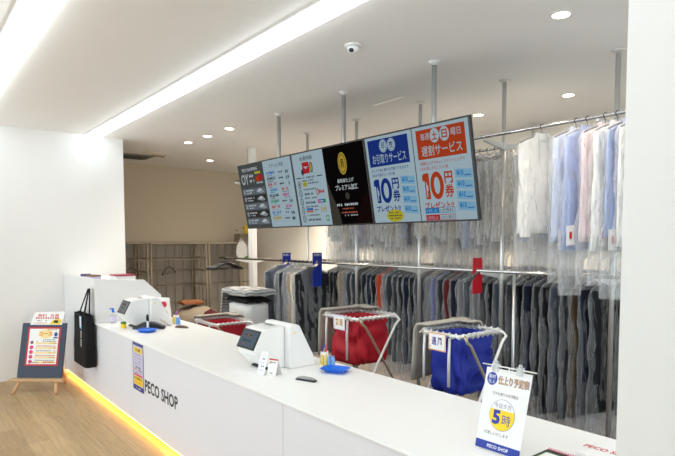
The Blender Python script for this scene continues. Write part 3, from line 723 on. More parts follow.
def cartsign(x, y, z, edge, ink, chars, label, w=.15, h=.115):
    t = thing('paper_sign', label, 'sign', (x, y, z), 'paper signs on the carts', -.05)
    MB().box((-w/2, 0, 0), (w/2, .002, h), M_paper).build('card', t)
    A = Art((-w/2, -.0003, 0), (1, 0, 0), (0, 0, 1), (0, -1, 0), .0003)
    A.frame(.001, .001, w-.001, h-.001, .006, edge, 1)
    for i, ch in enumerate(chars): A.txt(ch, w*(.33 + .34*i), h*.52, w*.28, h*.46, ink, 2, .02)
    A.rect(.012, .014, .018, .03, P_grey, 2)
    A.build('print', t)
cartsign(-3.32, 2.678, .955, P_lil, P_gold, '普通', 'lilac edged paper sign with two gold characters on the red cart')
cartsign(-2.32, 2.678, .945, P_orange, P_purple, '通風', 'orange edged paper sign with two purple characters on the blue cart')

# ================================================================== ON THE COUNTER
def terminal(x, y, label, pic=(112, 132, 146)):
    t = thing('checkout_terminal', label, 'checkout terminal', (x, y, ZT), 'white checkout terminals')
    # local: +x towards the viewer's side, -y towards the customer
    fw = (-.235, 0.0)
    prof = [(-.06, .001), (-.13, .03), (-.215, .115), (-.222, .14), (-.155, .268), (-.13, .278), (.02, .287), (.02, .001)]
    MB().prism([(p[0] + .02, p[1]) for p in prof], 0, fw[0], fw[1], M_device).build('customer_unit', t, bevel=.006)
    rp = [(.042, .001), (.262, .001), (.262, .03), (.125, .288), (.10, .300), (.06, .300), (.042, .29)]
    MB().prism(rp, 0, fw[0] - .03, fw[1] + .06, M_device).build('staff_unit', t, bevel=.006)
    # screen on the sloped face
    a_, b_ = Vector((0, -.202, .14)), Vector((0, -.135, .268)); v = (b_ - a_).normalized(); n = Vector((0, -v.z, v.y)); Ls = (b_-a_).length
    O = Vector((fw[0] + .006, 0, 0)) + a_ + v*.004 + n*.0005
    ww = fw[1] - fw[0] - .012
    q = [O, O + Vector((ww, 0, 0)), O + Vector((ww, 0, 0)) + v*(Ls - .008), O + v*(Ls - .008)]
    MB().add([p for p in q] + [p + n*.006 for p in q], [(3,2,1,0),(4,5,6,7),(0,1,5,4),(1,2,6,5),(2,3,7,6),(3,0,4,7)], M_bezel).build('touch_screen', t)
    A = Art(O + n*.0065, (1, 0, 0), v, n, .0004); h = Ls - .008
    e1 = emat('terminal_picture_%d' % pic[0], srgb(*pic), .55); e2 = emat('terminal_text', srgb(80, 92, 104), .55); e3 = emat('terminal_button', srgb(150, 128, 128), .55)
    A.rect(.012, .012, ww-.012, h-.012, e1, 1); A.rect(.05, h*.58, ww-.07, h*.8, e3, 2); bars(A, .06, h*.63, .09, .018, 5, e2, 3, 3); bars(A, .05, h*.36, .11, .016, 6, e2, 3, 4); A.rect(.05, h*.16, .12, h*.26, e3, 2); A.build('screen_picture', t).parent = t
    MB().add([(-.19, -.02, .2895), (-.07, -.02, .2895), (-.07, .01, .2905), (-.19, .01, .2905)], [(0,1,2,3)], M_grey).build('receipt_slot', t, recalc=False)
    MB().box((.0605, .066, .238), (.0612, .09, .252), P_cream).build('sticker', t)
    MB().box((-.21, -.10, .0005), (-.03, -.03, .012), M_black).build('foot', t)
    return t
terminal(-3.12, 2.0, 'white checkout terminal with a lit touch screen, nearest on the counter')
terminal(-5.50, 1.925, 'white checkout terminal at the far end of the counter by the raised cabinet', (160, 166, 164))

def tray(x, y, rz, label):
    t = thing('coin_tray', label, 'tray', (x, y, ZT), 'blue coin trays', rz)
    def octo(hx, hy, c): return [(hx-c, -hy), (hx, -hy+c), (hx, hy-c), (hx-c, hy), (-hx+c, hy), (-hx, hy-c), (-hx, -hy+c), (-hx+c, -hy)]
    rows = [[(px, py, z) for px, py in octo(hx, hy, c)] for hx, hy, c, z in ((.06, .045, .018, .001), (.088, .068, .026, .026), (.094, .074, .028, .027), (.094, .074, .028, .024), (.085, .065, .025, .0245), (.058, .043, .017, .004))]
    mb = MB().grid(rows, M_blue, wrap=True, smooth=False)
    mb.add(rows[-1], [tuple(range(8))], M_blue); mb.add(rows[0], [tuple(range(8))[::-1]], M_blue); mb.build('dish', t)
    g = MB()
    for i in range(5): g.box((-.045, -.028 + i*.013, .0042), (.045, -.025 + i*.013, .0062), M_blue)
    g.build('rib_mat', t)
tray(-2.81, 2.235, .5, 'blue plastic coin tray beside the nearest checkout terminal')
tray(-5.20, 1.835, .5, 'blue plastic coin tray at the far end of the counter')

def glue(x, y, m, cap, h, label):
    t = thing('squeeze_bottle', label, 'bottle', (x, y, ZT), 'bottles on the counter')
    MB().lathe([(.012, .001), (.0135, .004), (.0135, h*.72), (.011, h*.80), (.008, h*.84)], (0, 0, 0), m, 16).build('bottle_body', t)
    MB().lathe([(.0095, h*.84), (.0095, h*.93), (.006, h), (.0005, h+.002)], (0, 0, 0), cap, 14).build('cap', t)
M_by = mat('yellow_bottle', (.82, .66, .20), .4, var=.03); M_bb = mat('blue_bottle', (.20, .42, .80), .4, var=.03)
for dx, dy, wh in ((0, 0, ''), (-2.51, -.055, ' at the far end of the counter')):
    for i, (m, nm) in enumerate(((M_by, 'yellow'), (M_by, 'yellow'), (M_bb, 'blue'), (M_bb, 'blue'))):
        near = ' by the nearest terminal' if not dx else ' behind the far terminal'
        side = ('left' if i % 2 == 0 else 'right')
        glue(-3.02 + dx + i*.031, 2.285 + dy + i*.008, m, m, .075 + .004*(i % 2), f'{side} one of two small {nm} squeeze bottles{near}')
    t = thing('pen_cup', 'white cup of pens beside the squeeze bottles by the ' + ('nearest terminal' if not dx else 'far terminal'), 'cup', (-3.06 + dx, 2.335 + dy, ZT), 'pen cups')
    n = 20
    MB().lathe([(.026, .001), (.028, .004), (.029, .085), (.027, .085), (.026, .006)], (0, 0, 0), M_device, n).build('cup', t)
    for i, (m, px, py, hh) in enumerate(((M_blue, -.012, .008, .13), (P_pink, .010, .004, .135), (P_navy, -.004, -.012, .12), (P_orange, .014, -.010, .11))):
        MB().tube([(px*.7, py*.7, .01), (px*1.5, py*1.5, hh)], .0042, m, 8).build('pen', t)
# grey stapler, and a brown one
def stapler(x, y, rz, m1, m2, label):
    t = thing('stapler', label, 'stapler', (x, y, ZT), 'staplers', rz)
    MB().prism([(-.072, .001), (.068, .001), (.076, .006), (.06, .012), (-.06, .012), (-.076, .008)], 1, -.017, .017, m1).build('base', t, bevel=.003)
    MB().prism([(-.066, .0125), (.062, .0125), (.066, .015), (.03, .023), (-.03, .024), (-.066, .018)], 1, -.015, .015, m2).build('lever', t, bevel=.005)
stapler(-2.74, 1.95, .35, M_black, M_grey, 'small grey stapler in front of the nearest terminal')
stapler(-5.22, 2.19, .5, M_brownmat, M_brownmat, 'small brown stapler lying near the far terminal')

# upright tags beside the near terminal
t = thing('counter_card', 'tall narrow white card leaning by the nearest checkout terminal', 'card', (-3.045, 1.80, ZT), None, .35)
MB().add([(-.03, 0, .001), (.03, 0, .001), (.03, .055, .145), (-.03, .055, .145)], [(0,1,2,3)], M_paper).build('card_sheet', t, recalc=False, solid=.002)
vv = Vector((0, .055, .144)).normalized(); A = Art(Vector((-.03, -.0012, .001)), (1, 0, 0), vv, Vector((0, -vv.z, vv.y)), .0004)
for i, mm in enumerate((P_lil, P_navy, P_lil, P_navy, P_lil)): bars(A, .012, .125 - i*.024, .036, .010, 3, mm, 2, 200+i)
A.build('print', t)
t = thing('payment_card_stand', 'small white tent card with a red top edge by the nearest terminal', 'card', (-2.985, 1.845, ZT), None, .35)
MB().add([(-.036, 0, .001), (.036, 0, .001), (.036, .034, .105), (-.036, .034, .105), (.036, .068, .001), (-.036, .068, .001)], [(0,1,2,3), (3,2,4,5)], M_paper).build('card_sheet', t, recalc=False, solid=.002)
vv = Vector((0, .034, .104)).normalized(); A = Art(Vector((-.036, -.0012, .001)), (1, 0, 0), vv, Vector((0, -vv.z, vv.y)), .0004)
A.rect(0, .100, .072, .109, P_red, 2); A.ell(.016, .085, .005, .006, P_red, 2); bars(A, .024, .081, .036, .008, 4, P_grey, 2, 210); A.rect(.026, .014, .046, .02, P_green, 2)
A.build('print', t)

# barcode scanner on a stand by the far terminal
t = thing('barcode_scanner', 'black handheld scanner on a splayed stand with a white post by the far terminal', 'scanner', (-5.365, 1.915, ZT), None, .95)
MB().prism([(-.155, .001), (-.01, .001), (-.01, .075), (-.06, .066), (-.145, .024)], 1, -.035, .035, M_black).prism([(.01, .001), (.155, .001), (.15, .028), (.07, .06), (.01, .075)], 1, -.035, .035, M_black).build('base', t, bevel=.006)
MB().tube([(0, -.05, .001), (0, -.05, .09)], .010, M_device, 12).build('post', t)
MB().tube([(0, -.05, .088), (0, -.053, .12), (0, -.05, .150)], [.012, .014, .010], M_black, 12).build('scanner_head', t)
# pen by the far terminal, spray bottle, sauce-like small bottle
t = thing('spray_bottle', 'clear bottle with a blue pump in front of the raised cabinet', 'bottle', (-5.985, 1.755, ZT))
M_clear = film('clear_bottle', (.85, .87, .9), .35, .8, .1)
MB().lathe([(.028, .001), (.031, .006), (.031, .09), (.026, .105), (.012, .115)], (0, 0, 0), M_clear, 20).build('bottle_body', t)
MB().lathe([(.0135, .116), (.0135, .136), (.007, .138), (.007, .155), (.0005, .156)], (0, 0, 0), M_blue, 16).box((-.004, -.035, .148), (.018, .008, .160), M_blue).build('pump', t)
MB().grid([[(.0316*math.cos(a), .0316*math.sin(a), z) for a in [math.radians(-100 + 14*i) for i in range(14)]] for z in (.02, .075)], P_lil).build('bottle_label', t)
t = thing('small_container', 'small yellow and green container beside the black scanner', 'container', (-5.58, 1.735, ZT))
MB().lathe([(.022, .001), (.026, .01), (.025, .045)], (0, 0, 0), P_yel, 16).build('tub', t)
MB().lathe([(.027, .045), (.026, .062), (.0005, .066)], (0, 0, 0), P_green, 16).build('lid', t)
t = thing('pen', 'light brown pen leaning on the far terminal', 'pen', (-5.36, 2.13, ZT), None, .9)
MB().tube([(0, 0, .006), (-.10, 0, .075)], .004, M_wood, 8).build('barrel', t)
t = thing('gift_pouch', 'red and white patterned pouch standing behind the far terminal', 'pouch', (-5.97, 2.285, ZT), None, .75)
rows = []
for j in range(9):
    f = j/8; rows.append([((.105*(1 - .2*f))*math.copysign(abs(math.cos(a))**.8, math.cos(a)) + .006*NZ(Vector((f*4, a, 2))), (.035*(1 - .6*f))*math.sin(a), .001 + .235*f + .01*NZ(Vector((a, f*3, 1)))*f) for a in [2*math.pi*i/20 for i in range(20)]])
MB().grid(rows, P_white, wrap=True).add(rows[-1], [tuple(range(20))], P_white).build('pouch', t)
mb = MB()
for k, (px, pz, rr) in enumerate(((-.045, .19, .030), (.03, .165, .034), (-.05, .10, .036), (.04, .07, .034), (-.01, .13, .022), (.0, .04, .025))): mb.add([(px + rr*math.cos(a), -.040 + .012*(pz/.2), pz + rr*math.sin(a)) for a in [2*math.pi*i/12 for i in range(12)]], [tuple(range(12))], P_red)
mb.build('print', t, recalc=False)

# finishing time notice on its clip stand
t = thing('notice_stand', 'white notice with a yellow circle reading 5時 on a clip stand, front of the counter', 'sign', (-1.345, 1.87, ZT))
pw, ph = .228, .355
tl = Vector((0, .18, .300)).normalized(); nn = Vector((0, -tl.z, tl.y)); sk = Vector((-.06, 0, 0))
O = Vector((-.062, .003, .004)); vdir2 = (tl*.352 + Vector((-.075, 0, 0))).normalized(); udir = Vector((1, .0, .015)).normalized()
n2 = udir.cross(vdir2).normalized()
q = [O, O + udir*(pw-.02), O + udir*pw + vdir2*ph, O + vdir2*ph]
MB().add(q, [(0,1,2,3)], M_paper).build('paper_sheet', t, recalc=False, solid=.001)
A = Art(O + n2*.0008, udir, vdir2, n2, .0003)
A.rect(.0, .0, pw-.018, .034, P_blue, 1); A.txt('PECO SHOP', pw*.47, .017, .10, .014, P_white, 2, .02)
A.ell(.036, ph-.050, .026, .030, P_blue, 1); A.txt('最終', .036, ph-.040, .036, .018, P_white, 2, .0); A.txt('仕上', .036, ph-.062, .036, .018, P_white, 2, .0)
[A.txt('仕上り予定表', .143 + dx_, ph-.050 + dy_, .150, .038, P_blue, 1, .004) for dx_ in (-.0014, .0014) for dy_ in (-.0014, .0014)]; A.txt('仕上り予定表', .143, ph-.050, .150, .038, P_gold2, 2, .0)
A.txt('只今お預りのお洋服は', .112, ph-.112, .125, .015, M_ink, 1, .0)
A.ell(.108, .155, .061, .067, P_blue, 1); A.ell(.108, .155, .0595, .0655, P_white, 2)
A.poly([(.108 + .0595*math.cos(a), .155 + .0655*math.sin(a)) for a in [math.radians(162 + 216*i/24) for i in range(25)]], P_yel, 3)
A.txt('今日夕方', .108, .193, .082, .022, P_navy, 4, .0); A.txt('5', .083, .142, .038, .062, P_blue, 4, .05); A.txt('時', .132, .136, .040, .046, P_blue, 4, .003)
A.txt('お渡しいたします', .092, .072, .115, .015, M_ink, 1, .0)
A.build('print', t)
top = O + vdir2*ph
MB().tube([top + Vector((-.02, -.004, .012)), top + udir*(pw + .02) + Vector((0, -.004, .012))], .003, M_alu, 8).build('clip_bar', t)
for k in (.05, .17):
    c = top + udir*k
    MB().box((c.x - .014, c.y - .012, c.z - .012), (c.x + .014, c.y + .008, c.z + .022), M_clear).tube([(c.x, c.y - .002, c.z + .014), (c.x, c.y - .002, c.z + .034)], .008, M_clear, 10).build('clip', t)
c = top + udir*.11 + Vector((0, .006, .012))
MB().tube([c, (c.x, c.y + .01, .01)], .004, M_alu, 8).lathe([(.05, .001), (.05, .006), (.006, .01)], (c.x, c.y + .01, 0), M_alu, 20).build('stand', t)
# notebook and white shop box at the right end
t = thing('spiral_notebook', 'notebook with a pink spiral binding at the right end of the counter', 'notebook', (-1.165, 1.935, ZT), None, 0)
MB().box((-.02, -.05, .001), (.115, .125, .008), P_white).build('pages', t)
MB().box((-.02, -.05, .0082), (.115, .125, .010), M_black).box((-.008, -.05, .0102), (.105, .095, .0108), P_green).box((-.002, -.05, .011), (.10, .085, .0114), P_white).build('cover', t)
sp = []
for i in range(14*10): a = 2*math.pi*i/10; sp.append((-.017 + i*.00094, .125 + .008*math.cos(a), .009 + .008*math.sin(a)))
MB().tube(sp, .0014, P_pink, 5).build('spiral_binding', t)
t = thing('card_box', 'white card box printed PECO SHOP in red against the right wall', 'box', (-.965, 2.225, ZT), None, .0)
MB().box((-.12, -.125, .001), (.12, .125, .022), M_paper).build('box', t, bevel=.002)
A = Art((-.115, -.205, .0224), (1, .05, 0), (0, 1, 0), (0, 0, 1), .0003); A.txt('PECO SHOP', .085, .17, .20, .035, P_red, 1, .03); A.build('lettering', t)

# on top of the raised cabinet
t = thing('red_binder', 'crimson topped binder lying on the raised cabinet', 'binder', (-6.27, 1.955, 1.211), None, 0)
MB().box((-.12, -.10, .001), (.12, .10, .055), M_paper).build('pages', t); MB().box((-.125, -.105, .0555), (.125, .105, .068), P_crim).build('cover', t)
t = thing('folded_leaflets', 'small stack of leaflets on the far left of the raised cabinet', 'leaflets', (-6.72, 1.72, 1.211), None, .3)
MB().box((-.13, -.06, .001), (.13, .06, .035), P_lil).box((-.05, -.05, .0352), (.14, .055, .052), P_brown).build('paper', t); MB().box((-.10, -.05, .0352), (-.055, .05, .06), P_navy).build('clip', t)

# poster on the counter front
t = thing('price_poster', 'narrow lilac edged price poster stuck on the counter front', 'poster', (-4.765, 1.598, .345))
MB().box((-.135, -.001, 0), (.135, .0005, .42), P_white).build('sheet', t)
A = Art((-.135, -.0012, 0), (1, 0, 0), (0, 0, 1), (0, -1, 0), .0003)
A.rect(0, 0, .27, .42, P_navy, 1); A.rect(.012, .045, .258, .395, P_lil, 2); A.rect(.03, .335, .24, .38, P_yel, 3); A.txt('お得', .135, .357, .12, .03, M_ink, 4, .02)
for i in range(4): bars(A, .05, .312 - i*.026, .17, .009, 8, P_grey, 3, 220+i)
A.txt('料金表', .135, .205, .13, .02, M_ink, 3, .02); bars(A, .04, .175, .08, .018, 3, P_gold, 3, 230); bars(A, .15, .175, .08, .018, 3, P_brown, 3, 231); bars(A, .05, .152, .17, .012, 7, P_grey, 3, 232)
A.rect(.03, .128, .24, .146, P_pink, 3); A.rect(.02, .05, .25, .125, P_yel, 3); bars(A, .035, .095, .2, .022, 6, P_brown, 4, 233); bars(A, .035, .06, .2, .022, 5, P_orange, 4, 234); bars(A, .08, .015, .11, .014, 6, P_white, 3, 235)
A.build('print', t)

# tote bag on its hook
t = thing('wall_hook', 'small white hook on the raised cabinet holding the black bag', 'hook', (-6.14, 1.6015, 1.165))
MB().box((-.014, -.004, -.02), (.014, 0, .03), M_device).tube([(0, -.004, 0), (0, -.022, -.014), (0, -.034, -.008), (0, -.036, .008)], .004, M_device, 8).build('hook', t)
t = thing('tote_bag', 'black tote bag with a small white tag hanging on the counter front', 'bag', (-6.265, 1.532, .335))
bx, by = .262, .058
rows = []
for j in range(10):
    f = j/9; z = .54*f; k = 1 - .02*f
    rg = []
    for i in range(32):
        a = 2*math.pi*i/32; c, s = math.cos(a), math.sin(a)
        rg.append((bx*k*math.copysign(abs(c)**.25, c) + .005*NZ(Vector((s*2, f*3, 7))), by*(1 - .35*f)*math.copysign(abs(s)**.35, s) + .006*NZ(Vector((c*3, f*4, 2)))*min(1, f*4), z + .012*NZ(Vector((c*2, s*2, 9)))*f))
    rows.append(rg)
mb = MB().grid(rows, M_blackcloth, wrap=True); mb.add(rows[0], [tuple(range(32))[::-1]], M_blackcloth); mb.build('bag_body', t, solid=.003)
for s_ in (-1, 1):
    pts = []
    hx0, hz0 = .125, .815
    for q0, q1, n_ in (((-.09, s_*.026, .52), (hx0 - .012, s_*.004 + .030 - .0, hz0), 8), ((hx0 + .012, s_*.004 + .030, hz0), (.13, s_*.026, .52), 8)):
        for k in range(n_): f = k/(n_-1); pts.append(tuple(Vector(q0).lerp(Vector(q1), f)))
    mb = MB()
    rowsA = [[(p[0] - .022, p[1], p[2]), (p[0] + .022, p[1], p[2])] for p in pts]
    mb.grid(rowsA, M_blackcloth).build('handle', t, solid=.003)
A = Art((-.245, -.0625, 0), (1, 0, 0), (0, .02, 1), (0, -1, 0), .0006)
A.txt('PECO SHOP', .355, .29, .17, .045, P_white, 2, .02, rot=-math.pi/2); A.build('lettering', t)
MB().box((.09, -.0625, .40), (.155, -.0605, .53), P_sky).box((.095, -.0645, .42), (.15, -.0628, .525), M_paper).build('tag', t)

# easel sign on the floor ------------------------------------------------
t = thing('easel_board', 'small wooden easel with a dark board and a red bordered poster on the floor', 'easel sign', (-6.68, 1.16, 0), None, math.atan2(.50, .42))
# local x along the board, -y towards the customers
w2, zb, zt_, lean = .248, .155, .735, .15
bl = lambda x, s, d=0: (x, (s - zb)/(zt_ - zb)*lean + d, s)
MB().add([bl(-w2, zb), bl(w2, zb), bl(w2, zt_), bl(-w2, zt_)] + [bl(-w2, zb, .02), bl(w2, zb, .02), bl(w2, zt_, .02), bl(-w2, zt_, .02)], [(0,1,2,3),(7,6,5,4),(0,4,5,1),(1,5,6,2),(2,6,7,3),(3,7,4,0)], M_board).build('board', t)
MB().box((-w2 - .06, -.05, zb - .032), (w2 + .03, .03, zb - .004), M_wood).build('ledge', t, bevel=.004)
for sx in (-1, 1):
    MB().tube([(sx*(w2 - .01), -.10, .002), (sx*(w2 - .045), -.02, zb - .034)], .021, M_wood, 8).build('leg', t)
MB().tube([(.10, .36, .002), (.06, .19, .68)], .014, M_wood, 8).build('leg', t)
vv = Vector((0, lean, zt_ - zb)).normalized(); nv = Vector((0, -vv.z, vv.y)); BL = (Vector(bl(0, zt_)) - Vector(bl(0, zb))).length
pst = thing('menu_poster', 'cream poster with a red border stuck on the dark easel board', 'poster', (0, 0, 0)); pst.matrix_world = Matrix.Translation(t.location) @ Matrix.Rotation(t.rotation_euler.z, 4, 'Z')
A0 = Vector(bl(-.175, zb)) + vv*.13 + nv*.0015
pw, ph = .365, .425
qs = [A0, A0 + Vector((pw, 0, 0)), A0 + Vector((pw, 0, 0)) + vv*ph, A0 + vv*ph]
MB().add(qs, [(0,1,2,3)], P_white).build('sheet', pst, recalc=False, solid=.001)
A = Art(A0 + nv*.001, (1, 0, 0), vv, nv, .0004)
A.frame(0, 0, pw, ph, .018, P_red, 1); A.ell(.20, ph-.075, .075, .05, P_cream, 1); A.txt('コース', .20, ph-.075, .15, .045, P_orange, 2, .05); A.ell(.315, ph-.08, .02, .024, P_navy, 2); A.rect(.29, ph-.125, .34, ph-.11, P_navy, 2)
bars(A, .22, ph-.035, .11, .012, 7, P_gold, 2, 240); bars(A, .18, ph-.145, .14, .012, 7, P_grey, 2, 241)
for i in range(5):
    y = ph - .19 - i*.052
    if i: A.ell(.055, y+.018, .022, .022, P_pink, 2)
    else: A.ell(.055, y+.02, .018, .018, P_brown, 2)
    A.rect(.095, y, .335, y+.022, P_cream, 2); bars(A, .11, y+.027, .22, .011, 10, P_red if i % 2 else P_grey, 2, 250+i); bars(A, .26, y+.006, .07, .012, 4, P_gold, 3, 260+i)
bars(A, .04, .03, .12, .012, 7, P_grey, 2, 270); bars(A, .20, .03, .13, .02, 5, P_red, 2, 271); A.build('print', pst)
crd = thing('paper_card', 'small white card with red lettering propped on top of the easel board', 'card', (0, 0, 0)); crd.matrix_world = pst.matrix_world.copy()
B0 = Vector(bl(-.165, zt_)) + nv*.002 - vv*.018
qs = [B0, B0 + Vector((.36, 0, 0)), B0 + Vector((.385, 0, 0)) + vv*.15, B0 + Vector((.045, 0, 0)) + vv*.14]
MB().add(qs, [(0,1,2,3)], P_white).build('sheet', crd, recalc=False, solid=.0015)
A = Art(B0 + nv*.0012, (1, .0, .0), vv, nv, .0004)
A.txt('無料', .13, .105, .10, .035, P_red, 2, .01); A.txt('会員', .27, .105, .10, .035, P_red, 2, .01); bars(A, .06, .065, .27, .02, 10, P_red, 2, 280); bars(A, .06, .038, .13, .014, 7, P_grey, 2, 281); bars(A, .05, .012, .15, .012, 7, P_orange, 2, 282)
A.poly([(.22, .005), (.345, .005), (.352, .06), (.30, .066), (.25, .05)], P_yel, 2); A.rect(.265, .022, .315, .05, M_ink, 3); A.build('print', crd)
# floor socket by the left wall
t = thing('floor_socket', 'small pinkish socket box with a dark opening at the foot of the left wall', 'socket', (-7.43, 1.16, 0))
MB().box((.0, -.06, .001), (.03, .06, .085), M_wood).build('box', t, bevel=.003); MB().box((.0302, -.03, .03), (.033, .03, .06), M_black).build('opening', t)

# ================================================================== BACK LEFT CORNER
def roll_cage(y0, y1, label):
    t = thing('roll_cage', label, 'roll cage', (-9.2, (y0+y1)/2, 0), 'wire roll cages along the far wall')
    hy = (y1-y0)/2; Xb, Xf = -.38, .22; zt2 = 1.62
    for xx in (Xb, Xf):
        for yy in (-hy, hy): MB().tube([(xx, yy, .10), (xx, yy, zt2)], .016, M_cage, 10).build('post', t)
    g = MB()
    n = max(3, int(2*hy/.15))
    for i in range(1, n): yy = -hy + 2*hy*i/n; g.tube([(Xb, yy, .2), (Xb, yy, zt2 - .02)], .006, M_cage, 6)
    for z in (.2, .55, .87, 1.13, 1.36, 1.6): g.tube([(Xb, -hy, z), (Xb, hy, z)], .007, M_cage, 6)
    g.build('back_grille', t)
    for s_ in (-1, 1):
        g = MB()
        for i in range(1, 4): xx = Xb + (Xf-Xb)*i/4; g.tube([(xx, s_*hy, .2), (xx, s_*hy, zt2 - .02)], .005, M_cage, 6)
        for z in (.2, .55, .87, 1.13, 1.36, 1.6): g.tube([(Xb, s_*hy, z), (Xf, s_*hy, z)], .007, M_cage, 6)
        g.build('side_grille', t)
    MB().box((Xb - .03, -hy, .2), (Xb - .024, hy, 1.60), M_cagepanel).build('back_sheet', t)
    MB().box((Xb, -hy, .10), (Xf, hy, .13), M_cage).build('base_deck', t)
    for xx in (Xf, Xb): MB().box((xx - .012, -hy, zt2 - .02), (xx + .012, hy, zt2 + .012), M_cage).build('top_rail', t)
    for xx in (Xb + .05, Xf - .05):
        for yy in (-hy + .05, hy - .05):
            MB().tube([(xx, yy - .015, .05), (xx, yy + .015, .05)], .048, M_black, 14).tube([(xx, yy, .05), (xx, yy, .10)], .012, M_cage, 8).build('caster', t)
    return t
roll_cage(2.55, 3.20, 'wire roll cage half hidden by the white wall corner')
roll_cage(3.26, 4.24, 'wire roll cage with two black hangers on its front, left of centre')
roll_cage(4.30, 5.22, 'wire roll cage at the right, below the tan box')
def hanger(x, y, z, rz, label, group, s=1.0, hr=.018):
    t = thing('coat_hanger', label, 'hanger', (x, y, z), group, rz)
    hk = [(0, -hr*math.sin(a)*s, hr*math.cos(a)*s) for a in [-1.9 + i*.21 for i in range(18)]] + [(0, 0, -.04*s), (0, 0, -.06*s)]
    MB().tube(hk, .0035, M_hang, 6).build('hook', t)
    MB().tube([(0, -.21*s, -.15*s), (0, -.19*s, -.125*s), (0, -.09*s, -.085*s), (0, 0, -.06*s), (0, .09*s, -.085*s), (0, .19*s, -.125*s), (0, .21*s, -.15*s)], (.013 if s == 1.1 else .009), M_hang, 8).tube([(0, -.20*s, -.14*s), (0, .20*s, -.14*s)], .005, M_hang, 6).build('hanger_bar', t)
hanger(-8.951, 3.55, 1.3175, .85, 'empty black hanger furthest right on the roll cages', 'hangers on the cages', 1.5, .0208)
hanger(-8.951, 2.92, 1.3175, .85, 'empty black hanger on the cages nearer the white wall corner', 'hangers on the cages', 1.5, .0208)
t2 = None
MBt = MB().tube([(-8.951, 2.56, 1.335), (-8.951, 4.2, 1.335)], .010, M_cage, 8).build('hanger_rail'); tag(MBt, 'thin metal rail along the front of the roll cages carrying the empty hangers', 'rail')
for i in range(9):
    hanger(-7.39 + i*.029, RF, ZL - .0022, 0, f"black hanger in the bunch on the lower rail, {ORD[i]} from its left end", 'bunched black hangers', 1.1)
# things on top of the cages and on the floor behind
t = thing('cardboard_box', 'small tan box on top of the roll cage at the right', 'box', (-9.25, 5.12, 1.633))
MB().box((-.12, -.12, .001), (.12, .10, .15), M_sack).build('carton', t, bevel=.003)
t = thing('yellow_spray_gun', 'yellow tool with a silver end standing on the tan box', 'tool', (-9.25, 5.16, 1.785))
MB().tube([(0, .02, .001), (0, .02, .16)], .035, P_yel, 12).build('body', t); MB().tube([(0, .0, .12), (0, -.17, .11), (0, -.17, .05)], .018, M_steel, 10).build('nozzle', t)
t = thing('white_bag', 'white bag with a green tag hanging on the cage front beside the column', 'bag', (-8.935, 4.90, .24))
rows = [[(.035 + .034*w*math.cos(a), .12*w*math.sin(a) + .01*NZ(Vector((a, w, 3))), 1.102 + zz) for a in [2*math.pi*i/20 for i in range(20)]] for w, zz in ((.6, 0), (.95, .04), (1.0, .12), (.9, .2), (.6, .27), (.25, .31), (.02, .32))]
MB().grid(rows, M_whitecl, wrap=True).build('bag_body', t)
MB().lathe([(.02, 1.08), (.045, 1.09), (.05, 1.11), (.03, 1.13)], (.05, .09, 0), P_green, 12).build('tag', t)
MB().tube([(.03, -.05, 1.41), (.02, 0, 1.455), (.03, .05, 1.41)], .006, M_whitecl, 8).build('handle', t)
def lump(name, label, cat, x, y, m, sx, sy, h, seed, group=None, amp=.12, z0=0.002):
    rows = []
    for j in range(14):
        f = j/13; pr = (1 - max(0, f - .55)**2*4.9) ** .5 if f < 1 else .02
        pr = max(pr, .02) * (0.9 + .1*min(1, f*6))
        rows.append([(sx*pr*math.copysign(abs(math.cos(a))**.7, math.cos(a))*(1 + amp*NZ(Vector((math.cos(a)*1.5 + seed, math.sin(a)*1.5, f*3)))), sy*pr*math.copysign(abs(math.sin(a))**.7, math.sin(a))*(1 + amp*NZ(Vector((math.cos(a)*1.5, math.sin(a)*1.5 + seed, f*3)))), z0 + h*f**.9*(1 + .12*amp*8*NZ(Vector((math.cos(a) + seed, math.sin(a), f))) * f)) for a in [2*math.pi*i/36 for i in range(36)]])
    o = MB().grid(rows, m, wrap=True)
    o.add(rows[-1], [tuple(range(36))], m, True); o.add(rows[0], [tuple(range(36))[::-1]], m)
    o = o.build(name, None, loc=(x, y, 0)); return tag(o, label, cat, group)
lump('laundry_sack', 'brown laundry sack slumped before the roll cages, behind the far terminal', 'sack', -8.0, 3.56, M_sack, .30, .36, .66, 1, amp=.10)
lump('dark_red_bundle', 'left bundle of dark red cloth behind the low red cart', 'cloth bundle', -6.72, 3.25, M_lace_r, .16, .17, .72, 5, 'dark red bundles')
lump('dark_red_bundle', 'right bundle of dark red cloth near the white hamper', 'cloth bundle', -6.60, 3.66, M_lace_r, .16, .17, .78, 8, 'dark red bundles')
def over(name, label, cat, x, y, z, hx, hy, m, drop, seed, solid=.012, group=None):
    """a cloth lying over something: flat on top, falling down its sides by drop(dx, dy)"""
    n = 26; rows = []
    for i in range(n + 1):
        rg = []
        for j in range(n + 1):
            u = -1.5 + 3*i/n; v = -1.5 + 3*j/n
            px = hx*max(-1, min(1, u)); py = hy*max(-1, min(1, v)); ex = max(0, abs(u) - 1)*2; ey = max(0, abs(v) - 1)*2; e = max(ex, ey)
            d = drop(u, v)
            q = NZ(Vector((u*1.6 + seed, v*1.6, 3))); q2 = NZ(Vector((u*4, v*4 + seed, 1)))
            r_ = 1 + .06*e + .05*q2*e
            zz = z + .02*(1 - u*u*.5)*(1 - v*v*.4) + .016*q + .008*q2 - d*(e**1.4)
            rg.append((px*r_ + .02*q*e, py*r_ + .02*q2*e, zz))
        rows.append(rg)
    o = MB().grid(rows, m).build(name, None, loc=(x, y, 0), solid=solid); return tag(o, label, cat, group)
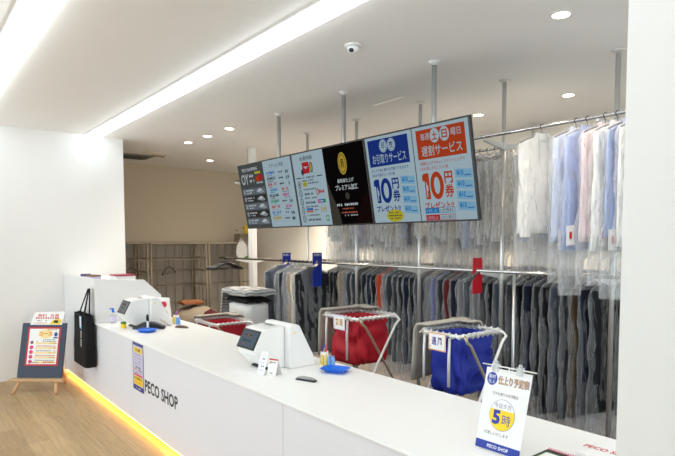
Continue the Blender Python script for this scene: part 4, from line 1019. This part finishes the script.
over('folded_scarf', 'small rust coloured cloth lying on the brown laundry sack', 'cloth', -7.98, 3.50, .715, .10, .15, mat('rust_cloth', (.25, .09, .03), .9, var=.4, scale=18, bump=.3), lambda u, v: .03, 4)
M_str = bpy.data.materials.new('grey_striped_cloth'); M_str.use_nodes = True
nt = M_str.node_tree; tc = nt.nodes.new('ShaderNodeTexCoord'); wv = nt.nodes.new('ShaderNodeTexWave'); wv.inputs['Scale'].default_value = 9; wv.inputs['Distortion'].default_value = 5; wv.inputs['Detail'].default_value = 1; wv.bands_direction = 'Z'
nt.links.new(tc.outputs['Object'], wv.inputs['Vector']); cr = nt.nodes.new('ShaderNodeValToRGB'); cr.color_ramp.elements[0].color = (.16, .17, .18, 1); cr.color_ramp.elements[1].color = (.48, .48, .47, 1)
nt.links.new(wv.outputs['Fac'], cr.inputs[0]); nt.links.new(cr.outputs[0], nt.nodes['Principled BSDF'].inputs['Base Color']); nt.nodes['Principled BSDF'].inputs['Roughness'].default_value = .8
t = thing('laundry_hamper', 'white cloth covered hamper beside the plastic covered clothes', 'hamper', (-5.75, 3.25, 0))
rows = []
for j in range(16):
    f = j/15; rows.append([(.25*(1 + .04*math.sin(f*3))*math.copysign(abs(math.cos(a))**.5, math.cos(a))*(1 + .05*NZ(Vector((math.cos(a)*3, math.sin(a)*3, f*1.2)))), (.17)*math.copysign(abs(math.sin(a))**.5, math.sin(a))*(1 + .06*NZ(Vector((math.cos(a)*3, math.sin(a)*3 + 4, f*1.2)))), .002 + .90*f) for a in [2*math.pi*i/48 for i in range(48)]])
rows.append([(x*.8, y*.8, z + .02) for x, y, z in rows[-1]]); rows.append([(x*.02, y*.02, z + .03) for x, y, z in rows[-1]])
MB().grid(rows, M_whitecl, wrap=True).build('cloth_body', t)
over('black_garment', 'black garment folded on top of the white hamper', 'garment', -5.75, 3.25, .968, .22, .15, M_blackcloth, lambda u, v: .03, 13)
over('striped_blanket', 'grey striped blanket draped over the black garment and white hamper', 'blanket', -5.76, 3.245, 1.068, .285, .192, M_str, lambda u, v: .42 if u < -.9 else .045, 17)
